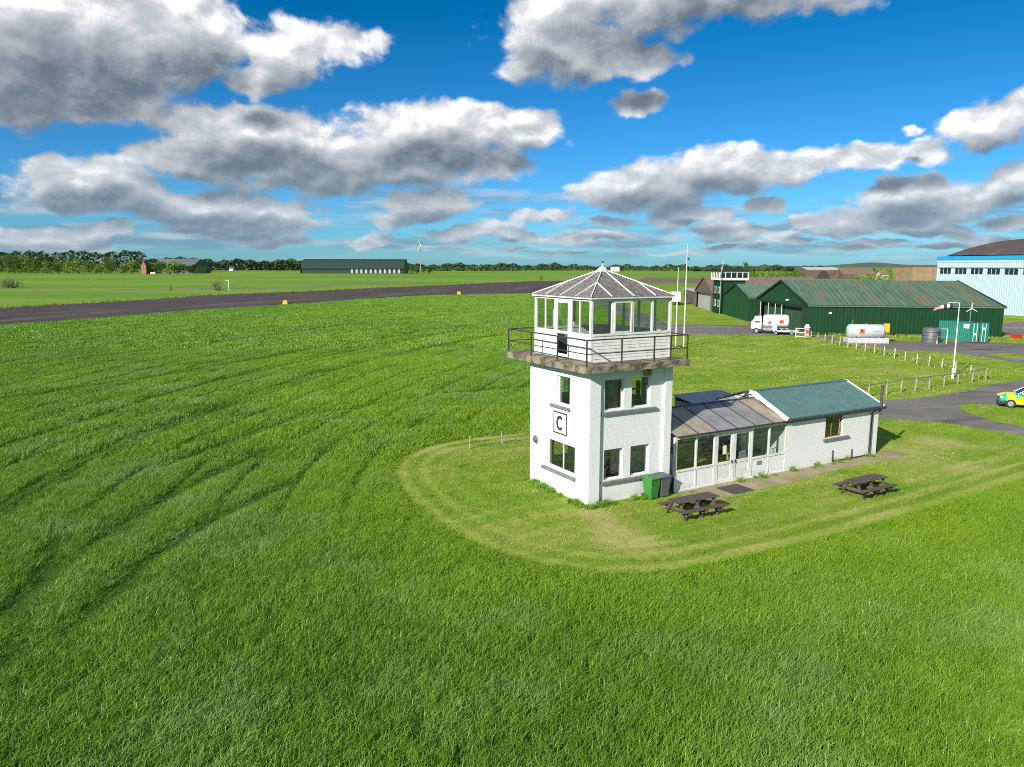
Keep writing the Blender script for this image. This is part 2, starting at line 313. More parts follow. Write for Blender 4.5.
# ------------------------------------------------------------------ mesh builder
class MB:
    def __init__(s): s.v=[]; s.f=[]; s.m=[]; s.sm=[]
    def add(s, vs, fs, mi=0, smooth=False):
        o=len(s.v); s.v += [tuple(v) for v in vs]
        for f in fs: s.f.append([i+o for i in f]); s.m.append(mi); s.sm.append(smooth)
        return s
    def box(s, x0,x1,y0,y1,z0,z1, mi=0):
        vs=[(x,y,z) for z in (z0,z1) for y in (y0,y1) for x in (x0,x1)]
        return s.add(vs,[(0,2,3,1),(4,5,7,6),(0,1,5,4),(2,6,7,3),(0,4,6,2),(1,3,7,5)],mi)
    def obox(s, c, ex,ey,ez, mi=0):
        """oriented box from centre and three half-extent vectors"""
        c=Vector(c);ex=Vector(ex);ey=Vector(ey);ez=Vector(ez)
        vs=[c+ex*i+ey*j+ez*k for k in (-1,1) for j in (-1,1) for i in (-1,1)]
        return s.add(vs,[(0,2,3,1),(4,5,7,6),(0,1,5,4),(2,6,7,3),(0,4,6,2),(1,3,7,5)],mi)
    def bar(s, p,q,w,h=None,mi=0,up=(0,0,1)):
        p=Vector(p);q=Vector(q);h=h or w; d=(q-p); L=d.length; d/=L
        u=Vector(up); 
        if abs(d.dot(u))>.97: u=Vector((0,1,0))
        r=d.cross(u).normalized(); u=r.cross(d)
        return s.obox((p+q)/2, d*L/2, r*w/2, u*h/2, mi)
    def tube(s, pts, rad, n=10, mi=0, cap=True):
        pts=[Vector(p) for p in pts]; rads=rad if isinstance(rad,(list,tuple)) else [rad]*len(pts)
        rings=[]
        for i,p in enumerate(pts):
            d=(pts[min(i+1,len(pts)-1)]-pts[max(i-1,0)]).normalized()
            u=Vector((0,0,1)) if abs(d.z)<.95 else Vector((1,0,0))
            a=d.cross(u).normalized(); b=d.cross(a)
            rings.append([p+(a*math.cos(2*math.pi*k/n)+b*math.sin(2*math.pi*k/n))*rads[i] for k in range(n)])
        vs=[v for r_ in rings for v in r_]; fs=[]
        for i in range(len(pts)-1):
            for k in range(n):
                fs.append((i*n+k,i*n+(k+1)%n,(i+1)*n+(k+1)%n,(i+1)*n+k))
        s.add(vs,fs,mi,True)
        if cap:
            s.add(rings[0],[tuple(range(n))],mi); s.add(rings[-1],[tuple(range(n))[::-1]],mi)
        return s
    def prism(s, poly, z0, z1, mi=0):
        n=len(poly); vs=[(p[0],p[1],z0) for p in poly]+[(p[0],p[1],z1) for p in poly]
        fs=[tuple(range(n))[::-1],tuple(range(n,2*n))]+[(i,(i+1)%n,n+(i+1)%n,n+i) for i in range(n)]
        return s.add(vs,fs,mi)
    def extrude(s, poly, d, mi=0):
        d=Vector(d); n=len(poly); vs=[Vector(p) for p in poly]+[Vector(p)+d for p in poly]
        fs=[tuple(range(n)),tuple(range(n,2*n))[::-1]]+[(i,n+i,n+(i+1)%n,(i+1)%n) for i in range(n)]
        return s.add(vs,fs,mi)
    def loft(s, rings, mi=0, closed=True, cap=True, smooth=True):
        n=len(rings[0]); vs=[v for r_ in rings for v in r_]; fs=[]
        for i in range(len(rings)-1):
            for k in range(n if closed else n-1):
                fs.append((i*n+k,i*n+(k+1)%n,(i+1)*n+(k+1)%n,(i+1)*n+k))
        s.add(vs,fs,mi,smooth)
        if cap: s.add(rings[0],[tuple(range(n))[::-1]],mi); s.add(rings[-1],[tuple(range(n))],mi)
        return s
    def build(s, name, mats, parent=None, bevel=0, fix=True):
        me=bpy.data.meshes.new(name); me.from_pydata(s.v,[],s.f)
        if not isinstance(mats,(list,tuple)): mats=[mats]
        for m in mats: me.materials.append(m)
        me.polygons.foreach_set('material_index', s.m); me.polygons.foreach_set('use_smooth', s.sm)
        me.update()
        if fix:
            import bmesh
            bm=bmesh.new(); bm.from_mesh(me); bmesh.ops.recalc_face_normals(bm, faces=bm.faces); bm.to_mesh(me); bm.free()
        o=bpy.data.objects.new(name, me); C.objects.link(o)
        if parent is not None: o.parent=parent
        if bevel:
            b=o.modifiers.new('bevel','BEVEL'); b.width=bevel; b.segments=2; b.limit_method='ANGLE'; b.angle_limit=R(50)
        return o
def tag(o, label=None, cat=None, group=None, kind=None):
    if label: o['label']=label
    if cat: o['category']=cat
    if group: o['group']=group
    if kind: o['kind']=kind
    return o
def empty(name, loc=(0,0,0), rz=0, label=None, cat=None, group=None):
    o=bpy.data.objects.new(name,None); C.objects.link(o); o.location=loc; o.rotation_euler=(0,0,rz); o.empty_display_size=.2
    return tag(o,label,cat,group)
def kids(o): return [c for c in bpy.data.objects if c.parent==o]
def copy_tree(o, parent=None):
    c=o.copy(); C.objects.link(c); c.parent=parent
    for ch in kids(o): copy_tree(ch,c)
    return c

# ------------------------------------------------------------------ polygons (ground plan)
def gp(pts): return [tuple(G(*p)[:2]) for p in pts]
def inside(P, poly):
    x,y=P[:,0],P[:,1]; c=np.zeros(len(P),bool); n=len(poly)
    for i in range(n):
        x1,y1=poly[i]; x2,y2=poly[(i+1)%n]
        cond=((y1>y)!=(y2>y))
        with np.errstate(divide='ignore',invalid='ignore'):
            xi=(x2-x1)*(y-y1)/(y2-y1+1e-12)+x1
        c^=cond&(x<xi)
    return c
def dist_line(P, pts, closed=False):
    d=np.full(len(P),1e9); n=len(pts); q=np.array(pts,float)
    for i in range(n if closed else n-1):
        a=q[i]; b=q[(i+1)%n]; ab=b-a; t=np.clip(((P-a)@ab)/(ab@ab+1e-9),0,1)
        d=np.minimum(d,np.hypot(*(P-(a+t[:,None]*ab)).T))
    return d
def smooth(pts, k=2, closed=True):
    for _ in range(k):
        out=[]; n=len(pts)
        for i in range(n if closed else n-1):
            a=np.array(pts[i]);b=np.array(pts[(i+1)%n]); out+= [tuple(a*.75+b*.25),tuple(a*.25+b*.75)]
        pts=out
    return pts
lawn_edge = [(1250,405),(1024,479),(940,505),(850,531),(760,553),(700,566),(655,573),(600,573),(545,566),(485,549),(434,521),(403,493),(393,473),(396,463),(408,454),(430,446),(458,440),(490,436),(530,432)]
le = smooth(gp(lawn_edge),2,False)
LAWN = le + gp([(562,412),(590,380),(612,345),(622,318),(610,300),(640,292),(700,285)]) + [(420,430),(420,60)]
ROAD_T = gp([(560,288),(600,296.5),(640,312),(672,325),(700,325),(748,325),(752.5,321)])+[(46.6,146.5),(46.6,118.5)]+gp([(800,336.5),(795,336),(740,335.5),(690,335.2),(668,334),(640,327),(612,314),(590,303),(560,294)])
YARD = gp([(806,336.5),(830,342),(870,347.5),(904,351),(950,353),(977,356.2),(1024,363.5),(1180,384)])+gp([(1180,352),(1024,344),(986,342),(928,342),(889,341),(850,339.5),(806,333.8)])
YARD_IS = gp([(985,354),(1005,353),(1024,354.5),(1150,366),(1150,372),(1024,360),(1000,357)])
YARD2 = gp([(1002.5,336.5),(1003,323),(1030,321),(1200,324),(1200,346),(1024,335.5)])
DRIVE = smooth(gp([(790,405),(860,402.5),(885,400.5),(920,398.5),(961.7,391.7),(988,384.5),(1024,380),(1150,366),(1150,420),(1024,408.8),(1000,405.8),(975,404),(963,404.3),(958,406.5),(961,410),(969,413),(993,421),(1024,427),(1150,452),(1150,470),(1024,436),(985,429.8),(946,423),(905,420.5),(879,418.8),(840,419),(800,415)]),1)
rw_near = gp([(-250,344),(-120,335),(0,326),(117,317.5),(205,310),(300,304.5),(362,299.6),(433,295.6),(534,294),(575,294)])
rw_far = gp([(-250,315),(-120,311),(0,307.5),(117,301.5),(205,295),(300,291.6),(362,288.4),(444,285),(526,281.2),(580,280.5)])
RUNWAY = rw_near + rw_far[::-1]
ROADS=[ROAD_T,YARD,YARD2,DRIVE,RUNWAY]

TO = Vector((3.451,32.709,0)); TYAW=.521
TA=Vector((math.cos(TYAW),math.sin(TYAW),0)); TBv=Vector((-math.sin(TYAW),math.cos(TYAW),0))
def L2W(u,v,z=0): return TO+TA*u+TBv*v+Vector((0,0,z))
PATH=[tuple(L2W(u,v)[:2]) for u,v in ((4.8,-.31),(20.25,-.31),(21.9,-.1),(21.9,-1.3),(20.4,-1.6),(16,-1.45),(11,-1.95),(8.8,-2.0),(5.9,-2.1),(5.0,-1.7))]
TOWERFP=[tuple(L2W(u,v)[:2]) for u,v in ((-.05,-.05),(4.8,-.05),(4.8,-.35),(20.3,-.35),(20.3,4.6),(12.6,4.6),(12.6,6.6),(8.9,6.6),(8.9,4.6),(4.8,5.1),(-.05,5.1))]

def vnoise(P, s, seed=0., oct_=3):
    """value noise on the plane, 0..1"""
    out=np.zeros(len(P)); amp=1.; tot=0
    for k in range(oct_):
        q=P/s+seed+k*17.3; i=np.floor(q).astype(int); f=q-i; f=f*f*(3-2*f)
        def hsh(a,b): 
            v=np.sin(a*127.1+b*311.7+k*74.7)*43758.5453; return v-np.floor(v)
        v=(hsh(i[:,0],i[:,1])*(1-f[:,0])+hsh(i[:,0]+1,i[:,1])*f[:,0])*(1-f[:,1])+(hsh(i[:,0],i[:,1]+1)*(1-f[:,0])+hsh(i[:,0]+1,i[:,1]+1)*f[:,0])*f[:,1]
        out+=amp*v; tot+=amp; amp*=.5; s=s/2
    return out/tot

# ------------------------------------------------------------------ ground sheets
def sheet(name, polys, z, mat, kind='structure'):
    mb=MB()
    if not isinstance(polys[0][0],(tuple,list)): polys=[polys]
    import bmesh
    bm=bmesh.new()
    for poly in polys:
        f=bm.faces.new([bm.verts.new((x,y,z)) for x,y in poly])
    bmesh.ops.recalc_face_normals(bm,faces=bm.faces)
    for f in bm.faces:
        if f.normal.z<0: f.normal_flip()
    bmesh.ops.triangulate(bm,faces=bm.faces)
    me=bpy.data.meshes.new(name); bm.to_mesh(me); bm.free(); me.materials.append(mat)
    o=bpy.data.objects.new(name,me); C.objects.link(o); return tag(o,kind=kind)

def far_grass_mat():
    m,t,b=new_mat('pasture'); g=t.new('ShaderNodeNewGeometry'); p=g.outputs['Position']
    n1=t.noise(t.map(p,scale=(.004,.012,1)),1,4,.55); n2=t.noise(p,.12,5,.65); n3=t.noise(t.map(p,scale=(.02,.12,1)),1,4,.6)
    col=t.mix(t.ramp(n1,.4,.6),c4((.125,.245,.026)),c4((.19,.30,.04)))
    col=t.mix(t.math('MULTIPLY',t.ramp(n2,.42,.65),.4),col,c4((.085,.21,.02)))
    col=t.mix(t.math('MULTIPLY',t.ramp(n3,.55,.75),.4),col,c4((.24,.32,.05)))
    t.l.new(col,b.inputs['Base Color']); b.inputs['Roughness'].default_value=.9; b.inputs['Specular IOR Level'].default_value=.1
    return m
def crop_soil_mat():
    m,t,b=new_mat('crop_floor'); g=t.new('ShaderNodeNewGeometry'); p=g.outputs['Position']
    n=t.noise(p,.9,6,.7); n2=t.noise(p,6,4,.7)
    col=t.mix(t.ramp(n,.35,.65),c4((.035,.115,.012)),c4((.065,.17,.02)))
    col=t.mix(t.math('MULTIPLY',t.ramp(n2,.4,.7),.5),col,c4((.02,.05,.012)))
    t.l.new(col,b.inputs['Base Color']); b.inputs['Roughness'].default_value=.95; b.inputs['Specular IOR Level'].default_value=.1
    bn=t.new('ShaderNodeBump'); bn.inputs['Strength'].default_value=1; bn.inputs['Distance'].default_value=.15
    t.l.new(t.noise(p,2.5,5,.7),bn.inputs['Height']); t.l.new(bn.outputs[0],b.inputs['Normal'])
    return m
def lawn_mat():
    m,t,b=new_mat('mown_grass'); g=t.new('ShaderNodeNewGeometry'); p=g.outputs['Position']
    at=t.new('ShaderNodeAttribute',attribute_name='wear'); wear=at.outputs['Fac']
    n1=t.noise(p,.16,5,.6); n2=t.noise(p,1.1,6,.7); n3=t.noise(p,9,4,.7); n4=t.noise(t.map(t.map(p,rot=(0,0,-.55)),scale=(.14,.75,1)),1,6,.68); n5=t.noise(p,.45,6,.7)
    col=t.mix(t.ramp(n1,.38,.62),c4((.145,.275,.02)),c4((.25,.335,.042)))
    col=t.mix(t.math('MULTIPLY',t.ramp(n2,.45,.7),.6),col,c4((.10,.20,.016)))
    col=t.mix(t.math('MULTIPLY',t.ramp(n5,.52,.68),.7),col,c4((.12,.215,.018)))
    col=t.mix(t.math('MULTIPLY',t.ramp(n4,.50,.64),.75),col,c4((.37,.37,.10)))
    col=t.mix(t.math('MULTIPLY',t.ramp(t.math('ADD',wear,t.math('MULTIPLY',t.math('SUBTRACT',n2,.5),.9)),.3,.85),.85),col,c4((.42,.385,.15)))
    mow=t.new('ShaderNodeAttribute',attribute_name='mow').outputs['Fac']
    col=t.mix(t.math('MULTIPLY',t.ramp(mow,0,.8),.6),col,c4((.30,.37,.065)))
    col=t.mix(t.math('MULTIPLY',t.ramp(mow,0,-.8),.6),col,c4((.13,.23,.02)))
    col=t.mix(t.math('MULTIPLY',t.ramp(n3,.45,.7),.45),col,c4((.10,.17,.02)))
    t.l.new(col,b.inputs['Base Color']); b.inputs['Roughness'].default_value=.9; b.inputs['Specular IOR Level'].default_value=.1
    bn=t.new('ShaderNodeBump'); bn.inputs['Strength'].default_value=.9; bn.inputs['Distance'].default_value=.06
    t.l.new(t.math('ADD',n2,t.math('MULTIPLY',n3,.5)),bn.inputs['Height']); t.l.new(bn.outputs[0],b.inputs['Normal'])
    return m
def asphalt_mat(name,c1,c2,patch,dirscale=(.03,.25,1),rot=0):
    m,t,b=new_mat(name); g=t.new('ShaderNodeNewGeometry'); p=g.outputs['Position']
    n1=t.noise(t.map(t.map(p,rot=(0,0,rot)),scale=dirscale),1.3,5,.65); n0=t.noise(t.map(t.map(p,rot=(0,0,rot)),scale=dirscale,loc=(7,3,0)),.5,5,.65); n2=t.noise(p,.35,6,.7); n3=t.noise(p,25,3,.7)
    col=t.mix(t.ramp(n2,.35,.65),c4(c1),c4(c2))
    col=t.mix(t.math('MULTIPLY',t.ramp(n1,.52,.66),.8),col,c4(patch))
    col=t.mix(t.math('MULTIPLY',t.ramp(n0,.48,.66),.55),col,c4([q*1.7 for q in c1]))
    col=t.mix(t.math('MULTIPLY',t.ramp(n3,.4,.7),.25),col,c4((.02,.02,.02)))
    t.l.new(col,b.inputs['Base Color']); b.inputs['Roughness'].default_value=.85; b.inputs['Specular IOR Level'].default_value=.25
    bn=t.new('ShaderNodeBump'); bn.inputs['Strength'].default_value=.4; bn.inputs['Distance'].default_value=.02
    t.l.new(n3,bn.inputs['Height']); t.l.new(bn.outputs[0],b.inputs['Normal'])
    return m
MT['pasture']=far_grass_mat(); MT['soil']=crop_soil_mat(); MT['lawn']=lawn_mat()
MT['runway']=asphalt_mat('worn_runway_asphalt',(.085,.068,.055),(.055,.045,.038),(.022,.018,.016),(.022,.20,1),-1.33)
MT['asphalt']=asphalt_mat('grey_asphalt',(.20,.18,.165),(.15,.135,.125),(.065,.06,.06),(.05,.18,1),.1)
MT['drive']=asphalt_mat('drive_asphalt',(.20,.185,.165),(.155,.145,.13),(.08,.073,.068),(.06,.25,1),-.3)
MT['footpath']=M('earth_covered_paving',(.33,.27,.18),(.22,.22,.09),.9,.9,bump=.5,bscale=6,coord='Object',c3=(.17,.20,.05),s3=1.4)

sheet('ground',[(-9000,-300),(9000,-300),(9000,9000),(-9000,9000)],0,MT['pasture'])
FIELD = [(-260,-60),(260,-60),(260,40)]+[le[0]]+list(le)+gp([(562,412),(590,380),(612,345),(622,318),(605,302),(590,298)])+rw_near[::-1]+[(-330,150)]
# the crop sheet goes under the whole near side; lawn and roads lie on it
CROPBASE=[(-330,-60),(330,-60),(330,60),(420,60)]+gp([(1250,405)])+gp([(700,285),(640,292),(590,298)])+rw_near[::-1]
sheet('crop_field_soil',CROPBASE,.004,MT['soil'])
far_fields=[([(40,292),(160,291),(300,288),(150,293.2),(60,293)],(.16,.25,.03),'pasture_strip'),
            ([(628,283.5),(700,284),(700,277),(642,277)],(.17,.115,.07),'ploughed_field')]
MT['stub']=M('dry_verge',(.18,.19,.07),(.10,.14,.03),.9,.05,c3=(.2,.15,.08),s3=.3)
MT['plf']=M('ploughed_soil',(.16,.11,.07),(.12,.085,.055),.95,.08)
sheet('verge',gp([(-100,290),(0,288.6),(120,288.9),(260,288.2),(340,284.5),(420,281.6),(420,282.4),(340,286),(262,289.6),(120,290.2),(0,289.8),(-100,291.4)]),.004,MT['stub'])
sheet('ploughed_field',gp([(628,283.2),(702,283),(702,278),(646,277.4)]),.004,MT['plf'])
sheet('runway',RUNWAY,.010,MT['runway'])

# lawn: gridded near the tower so that mowing tracks can be stored on it
def wear_at(P):
    d=dist_line(P,le); w=np.zeros(len(P))
    lower=P[:,1]<60
    for c,s,a in ((.55,.22,.55),(1.55,.16,.62),(2.3,.16,.5),(3.2,.2,.3)):
        w+=a*np.exp(-((d-c)/s)**2)*lower
    # worn ground in front of the tower and along the path
    for (px,py,rx,ry,a) in ((672,502,75,12,.3),(612,528,42,15,.75),(640,545,40,10,.55),(590,512,14,5,.8),(560,500,18,5,.4),(428,449,26,5,1.0),(492,438,40,3,.9),(905,455,45,14,.6),(930,440,25,6,.6),(975,446,60,7,.5),(880,515,100,7,.45),(760,548,70,6,.5),(880,372,70,6,.55),(740,412,80,8,.2),(985,470,50,7,.45),(900,345,60,3,.4)):
        c=G(px,py); ex=(G(px+rx,py)-c).length; ey=(G(px,py-ry)-c).length
        w+=a*np.exp(-(((P[:,0]-c.x)/ex)**2+((P[:,1]-c.y)/ey)**2))
    return np.clip(w,0,1)
def mow_at(P):
    d=dist_line(P,le)+.25*(vnoise(P,2.5,91.)-.5); return np.sin(d*2*math.pi/1.25)*np.exp(-np.clip(d-.3,0,99)/3.2)*(P[:,1]<62)
def make_lawn():
    x0,x1,y0,y1,h=-8.,62.,24.,112.,.35
    nx=int((x1-x0)/h)+1; ny=int((y1-y0)/h)+1
    X,Y=np.meshgrid(x0+np.arange(nx)*h,y0+np.arange(ny)*h); P=np.stack([X.ravel(),Y.ravel()],1)
    ins=inside(P,LAWN); d=dist_line(P,LAWN,True)
    # snap the cells that cross the outline onto it
    near=(d<h*.9)
    q=np.array(LAWN); Pn=P.copy()
    for k in np.where(near)[0]:
        a=q; b=np.roll(q,-1,0); ab=b-a; t=np.clip(((P[k]-a)*ab).sum(1)/((ab*ab).sum(1)+1e-9),0,1)
        c=a+t[:,None]*ab; j=np.argmin(np.hypot(*(c-P[k]).T)); 
        if not ins[k]: Pn[k]=c[j]
    ok=(ins|near).reshape(ny,nx); insg=ins.reshape(ny,nx)
    cells=np.argwhere(ok[:-1,:-1]&ok[1:,:-1]&ok[:-1,1:]&ok[1:,1:]&(insg[:-1,:-1]|insg[1:,:-1]|insg[:-1,1:]|insg[1:,1:]))
    f=[(j*nx+i,j*nx+i+1,(j+1)*nx+i+1,(j+1)*nx+i) for j,i in cells]
    used=np.unique(np.array(f).ravel()); mp=-np.ones(nx*ny,int); mp[used]=np.arange(len(used))
    me=bpy.data.meshes.new('lawn'); V=Pn[used]
    me.from_pydata([(x,y,.008) for x,y in V],[],[tuple(mp[list(q_)]) for q_ in f])
    at=me.attributes.new('wear','FLOAT','POINT'); at.data.foreach_set('value',wear_at(V).astype(np.float32))
    at=me.attributes.new('mow','FLOAT','POINT'); at.data.foreach_set('value',mow_at(V).astype(np.float32))
    me.materials.append(MT['lawn']); o=bpy.data.objects.new('lawn',me); C.objects.link(o); tag(o,kind='structure')
make_lawn()
# the rest of the mown airfield grass beyond the gridded part
sheet('mown_ground',LAWN,.006,MT['lawn'])
sheet('taxi_road',ROAD_T,.014,MT['asphalt']); sheet('yard',[YARD],.012,MT['asphalt']); sheet('rear_yard',YARD2,.012,MT['asphalt'])
sheet('yard_grass',YARD_IS,.016,MT['lawn'])
sheet('drive',DRIVE,.014,MT['drive']); sheet('footpath',PATH,.016,MT['footpath'])
mat_=MB().box(7.15,8.55,-1.95,-.72,.018,.035).build('door_mat',M('dark_mat',(.05,.05,.05),(.075,.07,.06),.9,8,bump=.5))
mat_.location=TO; mat_.rotation_euler=(0,0,TYAW); tag(mat_,'flat dark mat on the footpath outside the glazed porch doors','mat')

# ------------------------------------------------------------------ grass (nobody could count it)
def blade_mat(name, dark, light, sheen, dry=None):
    m=bpy.data.materials.new(name); m.use_nodes=True; t=NT(m.node_tree); b=t.n['Principled BSDF']; out=t.n['Material Output']
    g=t.new('ShaderNodeNewGeometry'); p=g.outputs['Position']
    ti=t.new('ShaderNodeAttribute',attribute_type='INSTANCER',attribute_name='tint').outputs['Fac']
    yl=t.new('ShaderNodeAttribute',attribute_type='INSTANCER',attribute_name='warm').outputs['Fac']
    rnd=g.outputs['Random Per Island']
    k=t.math('ADD',t.math('MULTIPLY',ti,.75),t.math('MULTIPLY',rnd,.35),clamp=True)
    col=t.mix(k,c4(dark),c4(light))
    col=t.mix(t.math('MULTIPLY',t.ramp(t.noise(p,.22,4,.6),.48,.66),.55),col,c4(sheen))  # pale sheen painted into the blade colour in random patches
    if dry: col=t.mix(t.math('MULTIPLY',yl,1.0,clamp=True),col,c4(dry))
    t.l.new(col,b.inputs['Base Color']); b.inputs['Roughness'].default_value=.42; b.inputs['Specular IOR Level'].default_value=.35
    tl=t.new('ShaderNodeBsdfTranslucent'); t.l.new(col,tl.inputs[0])
    mx=t.new('ShaderNodeMixShader'); mx.inputs[0].default_value=.28
    t.l.new(b.outputs[0],mx.inputs[1]); t.l.new(tl.outputs[0],mx.inputs[2]); t.l.new(mx.outputs[0],out.inputs[0])
    return m
MT['crop']=blade_mat('crop_blades',(.078,.195,.015),(.215,.40,.038),(.245,.40,.125),(.26,.42,.010))
MT['turf']=blade_mat('turf_blades',(.115,.235,.013),(.26,.385,.03),(.28,.37,.06),(.42,.385,.14))
TEMPL=[]
def clump(name, n, rad, hgt, wid, bend, mat, lay=0.25):
    V=[];F=[]
    for i in range(n):
        r=rad*math.sqrt(random.random()); th=random.random()*6.283
        x,y=r*math.cos(th),r*math.sin(th); h=hgt*random.uniform(.6,1.1); w=wid*random.uniform(.7,1.3)
        ph=random.random()*6.283; bx,by=math.cos(ph)*bend*h*random.uniform(.3,1.2)+lay*h,math.sin(ph)*bend*h*random.uniform(.3,1.2)
        fa=random.random()*6.283; wx,wy=math.cos(fa)*w/2,math.sin(fa)*w/2
        o=len(V)
        V+=[(x-wx,y-wy,0),(x+wx,y+wy,0),(x+bx*.35-wx*.9,y+by*.35-wy*.9,h*.6),(x+bx*.35+wx*.9,y+by*.35+wy*.9,h*.6),(x+bx,y+by,h*.93)]
        F+=[(o,o+1,o+3,o+2),(o+2,o+3,o+4)]
    me=bpy.data.meshes.new(name); me.from_pydata(V,[],F); me.materials.append(mat); me.update()
    for p in me.polygons: p.use_smooth=True
    o=bpy.data.objects.new(name,me); return o
def scatter(name, P, h, tint, warm, templates, label):
    """points carry their own scale, turn and tint; one clump is set on each by geometry nodes"""
    n=len(P); me=bpy.data.meshes.new(name); me.vertices.add(n)
    z=np.full(n,.006); me.vertices.foreach_set('co',np.stack([P[:,0],P[:,1],z],1).astype(np.float32).ravel())
    def at(nm,typ,data,prop='value'):
        a=me.attributes.new(nm,typ,'POINT'); a.data.foreach_set(prop,np.asarray(data).ravel())
    at('scl','FLOAT_VECTOR',np.stack([np.ones(n),np.ones(n),h],1).astype(np.float32),'vector')
    ang=rng.normal(-.3,.9,n); tilt=rng.normal(0,.06,(n,2))
    at('turn','FLOAT_VECTOR',np.stack([tilt[:,0],tilt[:,1],ang],1).astype(np.float32),'vector')
    at('pick','INT',rng.integers(0,len(templates),n).astype(np.int32)); at('tint','FLOAT',tint.astype(np.float32)); at('warm','FLOAT',warm.astype(np.float32))
    o=bpy.data.objects.new(name,me); C.objects.link(o); tag(o,label,'grass',kind='stuff')
    col=bpy.data.collections.new(name+'_clumps')
    for t_ in templates: col.objects.link(t_)
    ng=bpy.data.node_groups.new(name,'GeometryNodeTree'); ng.interface.new_socket('Geometry',in_out='INPUT',socket_type='NodeSocketGeometry'); ng.interface.new_socket('Geometry',in_out='OUTPUT',socket_type='NodeSocketGeometry')
    N=ng.nodes; gi=N.new('NodeGroupInput'); go=N.new('NodeGroupOutput')
    ci=N.new('GeometryNodeCollectionInfo'); ci.inputs['Collection'].default_value=col; ci.inputs['Separate Children'].default_value=True; ci.inputs['Reset Children'].default_value=True
    ip=N.new('GeometryNodeInstanceOnPoints'); ip.inputs['Pick Instance'].default_value=True
    def na(nm,typ):
        q=N.new('GeometryNodeInputNamedAttribute'); q.data_type=typ; q.inputs['Name'].default_value=nm
        return q.outputs['Attribute']
    Lk=ng.links
    Lk.new(gi.outputs[0],ip.inputs['Points']); Lk.new(ci.outputs[0],ip.inputs['Instance'])
    Lk.new(na('pick','INT'),ip.inputs['Instance Index'])
    er=N.new('FunctionNodeEulerToRotation'); Lk.new(na('turn','FLOAT_VECTOR'),er.inputs[0]); Lk.new(er.outputs[0],ip.inputs['Rotation'])
    Lk.new(na('scl','FLOAT_VECTOR'),ip.inputs['Scale']); Lk.new(ip.outputs[0],go.inputs[0])
    md=o.modifiers.new('clumps','NODES'); md.node_group=ng
    return o
tram_px=[[(-60,560),(0,518),(39,491),(86,464),(133,442),(196,418),(270,392),(330,372),(420,350),(500,335)],
         [(160,470),(266,428.6),(313,417),(380,405),(440,396),(520,388)],
         [(-60,411),(0,401),(90,387.5),(191.6,372),(300,352),(420,333),(500,322)],
         [(-80,480),(-20,455),(60,430),(150,400),(250,374),(360,350),(470,329)],
         [(-60,372),(60,362),(200,345),(340,327),(470,313)],
         [(-60,650),(10,612),(75,560),(140,515),(200,483),(260,455)],
         [(60,640),(105,605),(150,562),(215,522),(290,485)],
         [(-60,350),(80,341),(240,327),(420,309)],[(-40,700),(15,660),(30,600),(60,545)]]
TRAM=[gp(p) for p in tram_px]
def frustum_points(y0,y1,dens,margin=4.):
    """jittered grid over the wedge of ground the photograph looks at, and a little beyond"""
    c=1/math.sqrt(dens); w=.70*y1+margin
    X,Y=np.meshgrid(np.arange(-w,w,c),np.arange(y0,y1,c)); n=X.size
    P=np.stack([X.ravel()+(rng.random(n)-.5)*1.15*c, Y.ravel()+(rng.random(n)-.5)*1.15*c],1)
    return P[np.abs(P[:,0])<.70*P[:,1]+margin]
def crop_pts(y0,y1,dens):
    P=frustum_points(y0,y1,dens)
    ok=inside(P,CROPBASE)&~inside(P,LAWN)
    for r_ in ROADS+[TOWERFP]: ok&=~inside(P,r_)
    P=P[ok]
    h=.86+.3*vnoise(P,1.2,3.)-.1
    tint=.15+.7*vnoise(P,2.2,9.)
    # drilled rows and lodged streaks run with the tramlines
    ca,sa=math.cos(.42),math.sin(.42); Q=np.stack([(P[:,0]*ca+P[:,1]*sa)*.12,(-P[:,0]*sa+P[:,1]*ca)],1)
    st=vnoise(Q,1.5,5.); h*=.82+.4*st; tint+=.45*(st-.5)
    for k,tl in enumerate(TRAM):
        d=dist_line(P,tl); wob=.35+.4*vnoise(P,3.,21.+k)*np.clip(P[:,1]/50,.8,2.2)
        g=np.exp(-(d/wob)**2)*np.clip(vnoise(P,7.,31.+k)*2.4-.05,0,1); h*=1-.85*g; tint-=.5*g
    d0=dist_line(P,TRAM[0]); am=np.clip((P[:,1]-22)/16,0,1)*np.clip((20-P[:,0])/10,0,1); sw=np.sin(d0*2*math.pi/(2.2+.018*P[:,1])); fur=np.clip(sw,0,1)**6*np.clip(vnoise(Q,3.,25.)*2.6-.55,.1,1); h*=1-.8*fur*am; tint-=.8*fur*am; tint+=.12*am
    lodge=np.clip((vnoise(P,9.,41.)-.62)*5,0,1); h*=1-.3*lodge; tint+=.3*lodge
    de=dist_line(P,le); h*=np.clip(.38+.2*de+.25*(vnoise(P,.8,7.)-.5),0,1)
    warm=np.clip(.9-de/7,0,.9)*.6+np.clip((vnoise(P,14.,51.)-.5)*2.,0,.4)
    return P,h,np.clip(tint,0,1),np.clip(warm,0,1)
near_t=[clump('crop_clump',34,.21,.42,.014,.6,MT['crop']) for _ in range(7)]
mid_t=[clump('crop_clump',30,.30,.42,.026,.55,MT['crop']) for _ in range(6)]
far_t=[clump('crop_clump',40,.8,.40,.065,.5,MT['crop']) for _ in range(4)]
scatter('crop_grass',*crop_pts(12,40,GD*22),near_t,'tall green crop grass filling the near field round the mown lawn')
scatter('crop_grass_mid',*crop_pts(40,95,GD*11),mid_t,'tall green crop grass of the field beside and beyond the tower').name='crop_grass'
scatter('crop_grass_far',*crop_pts(95,300,GD*1.7),far_t,'tall green crop grass far off along the dark runway').name='crop_grass'
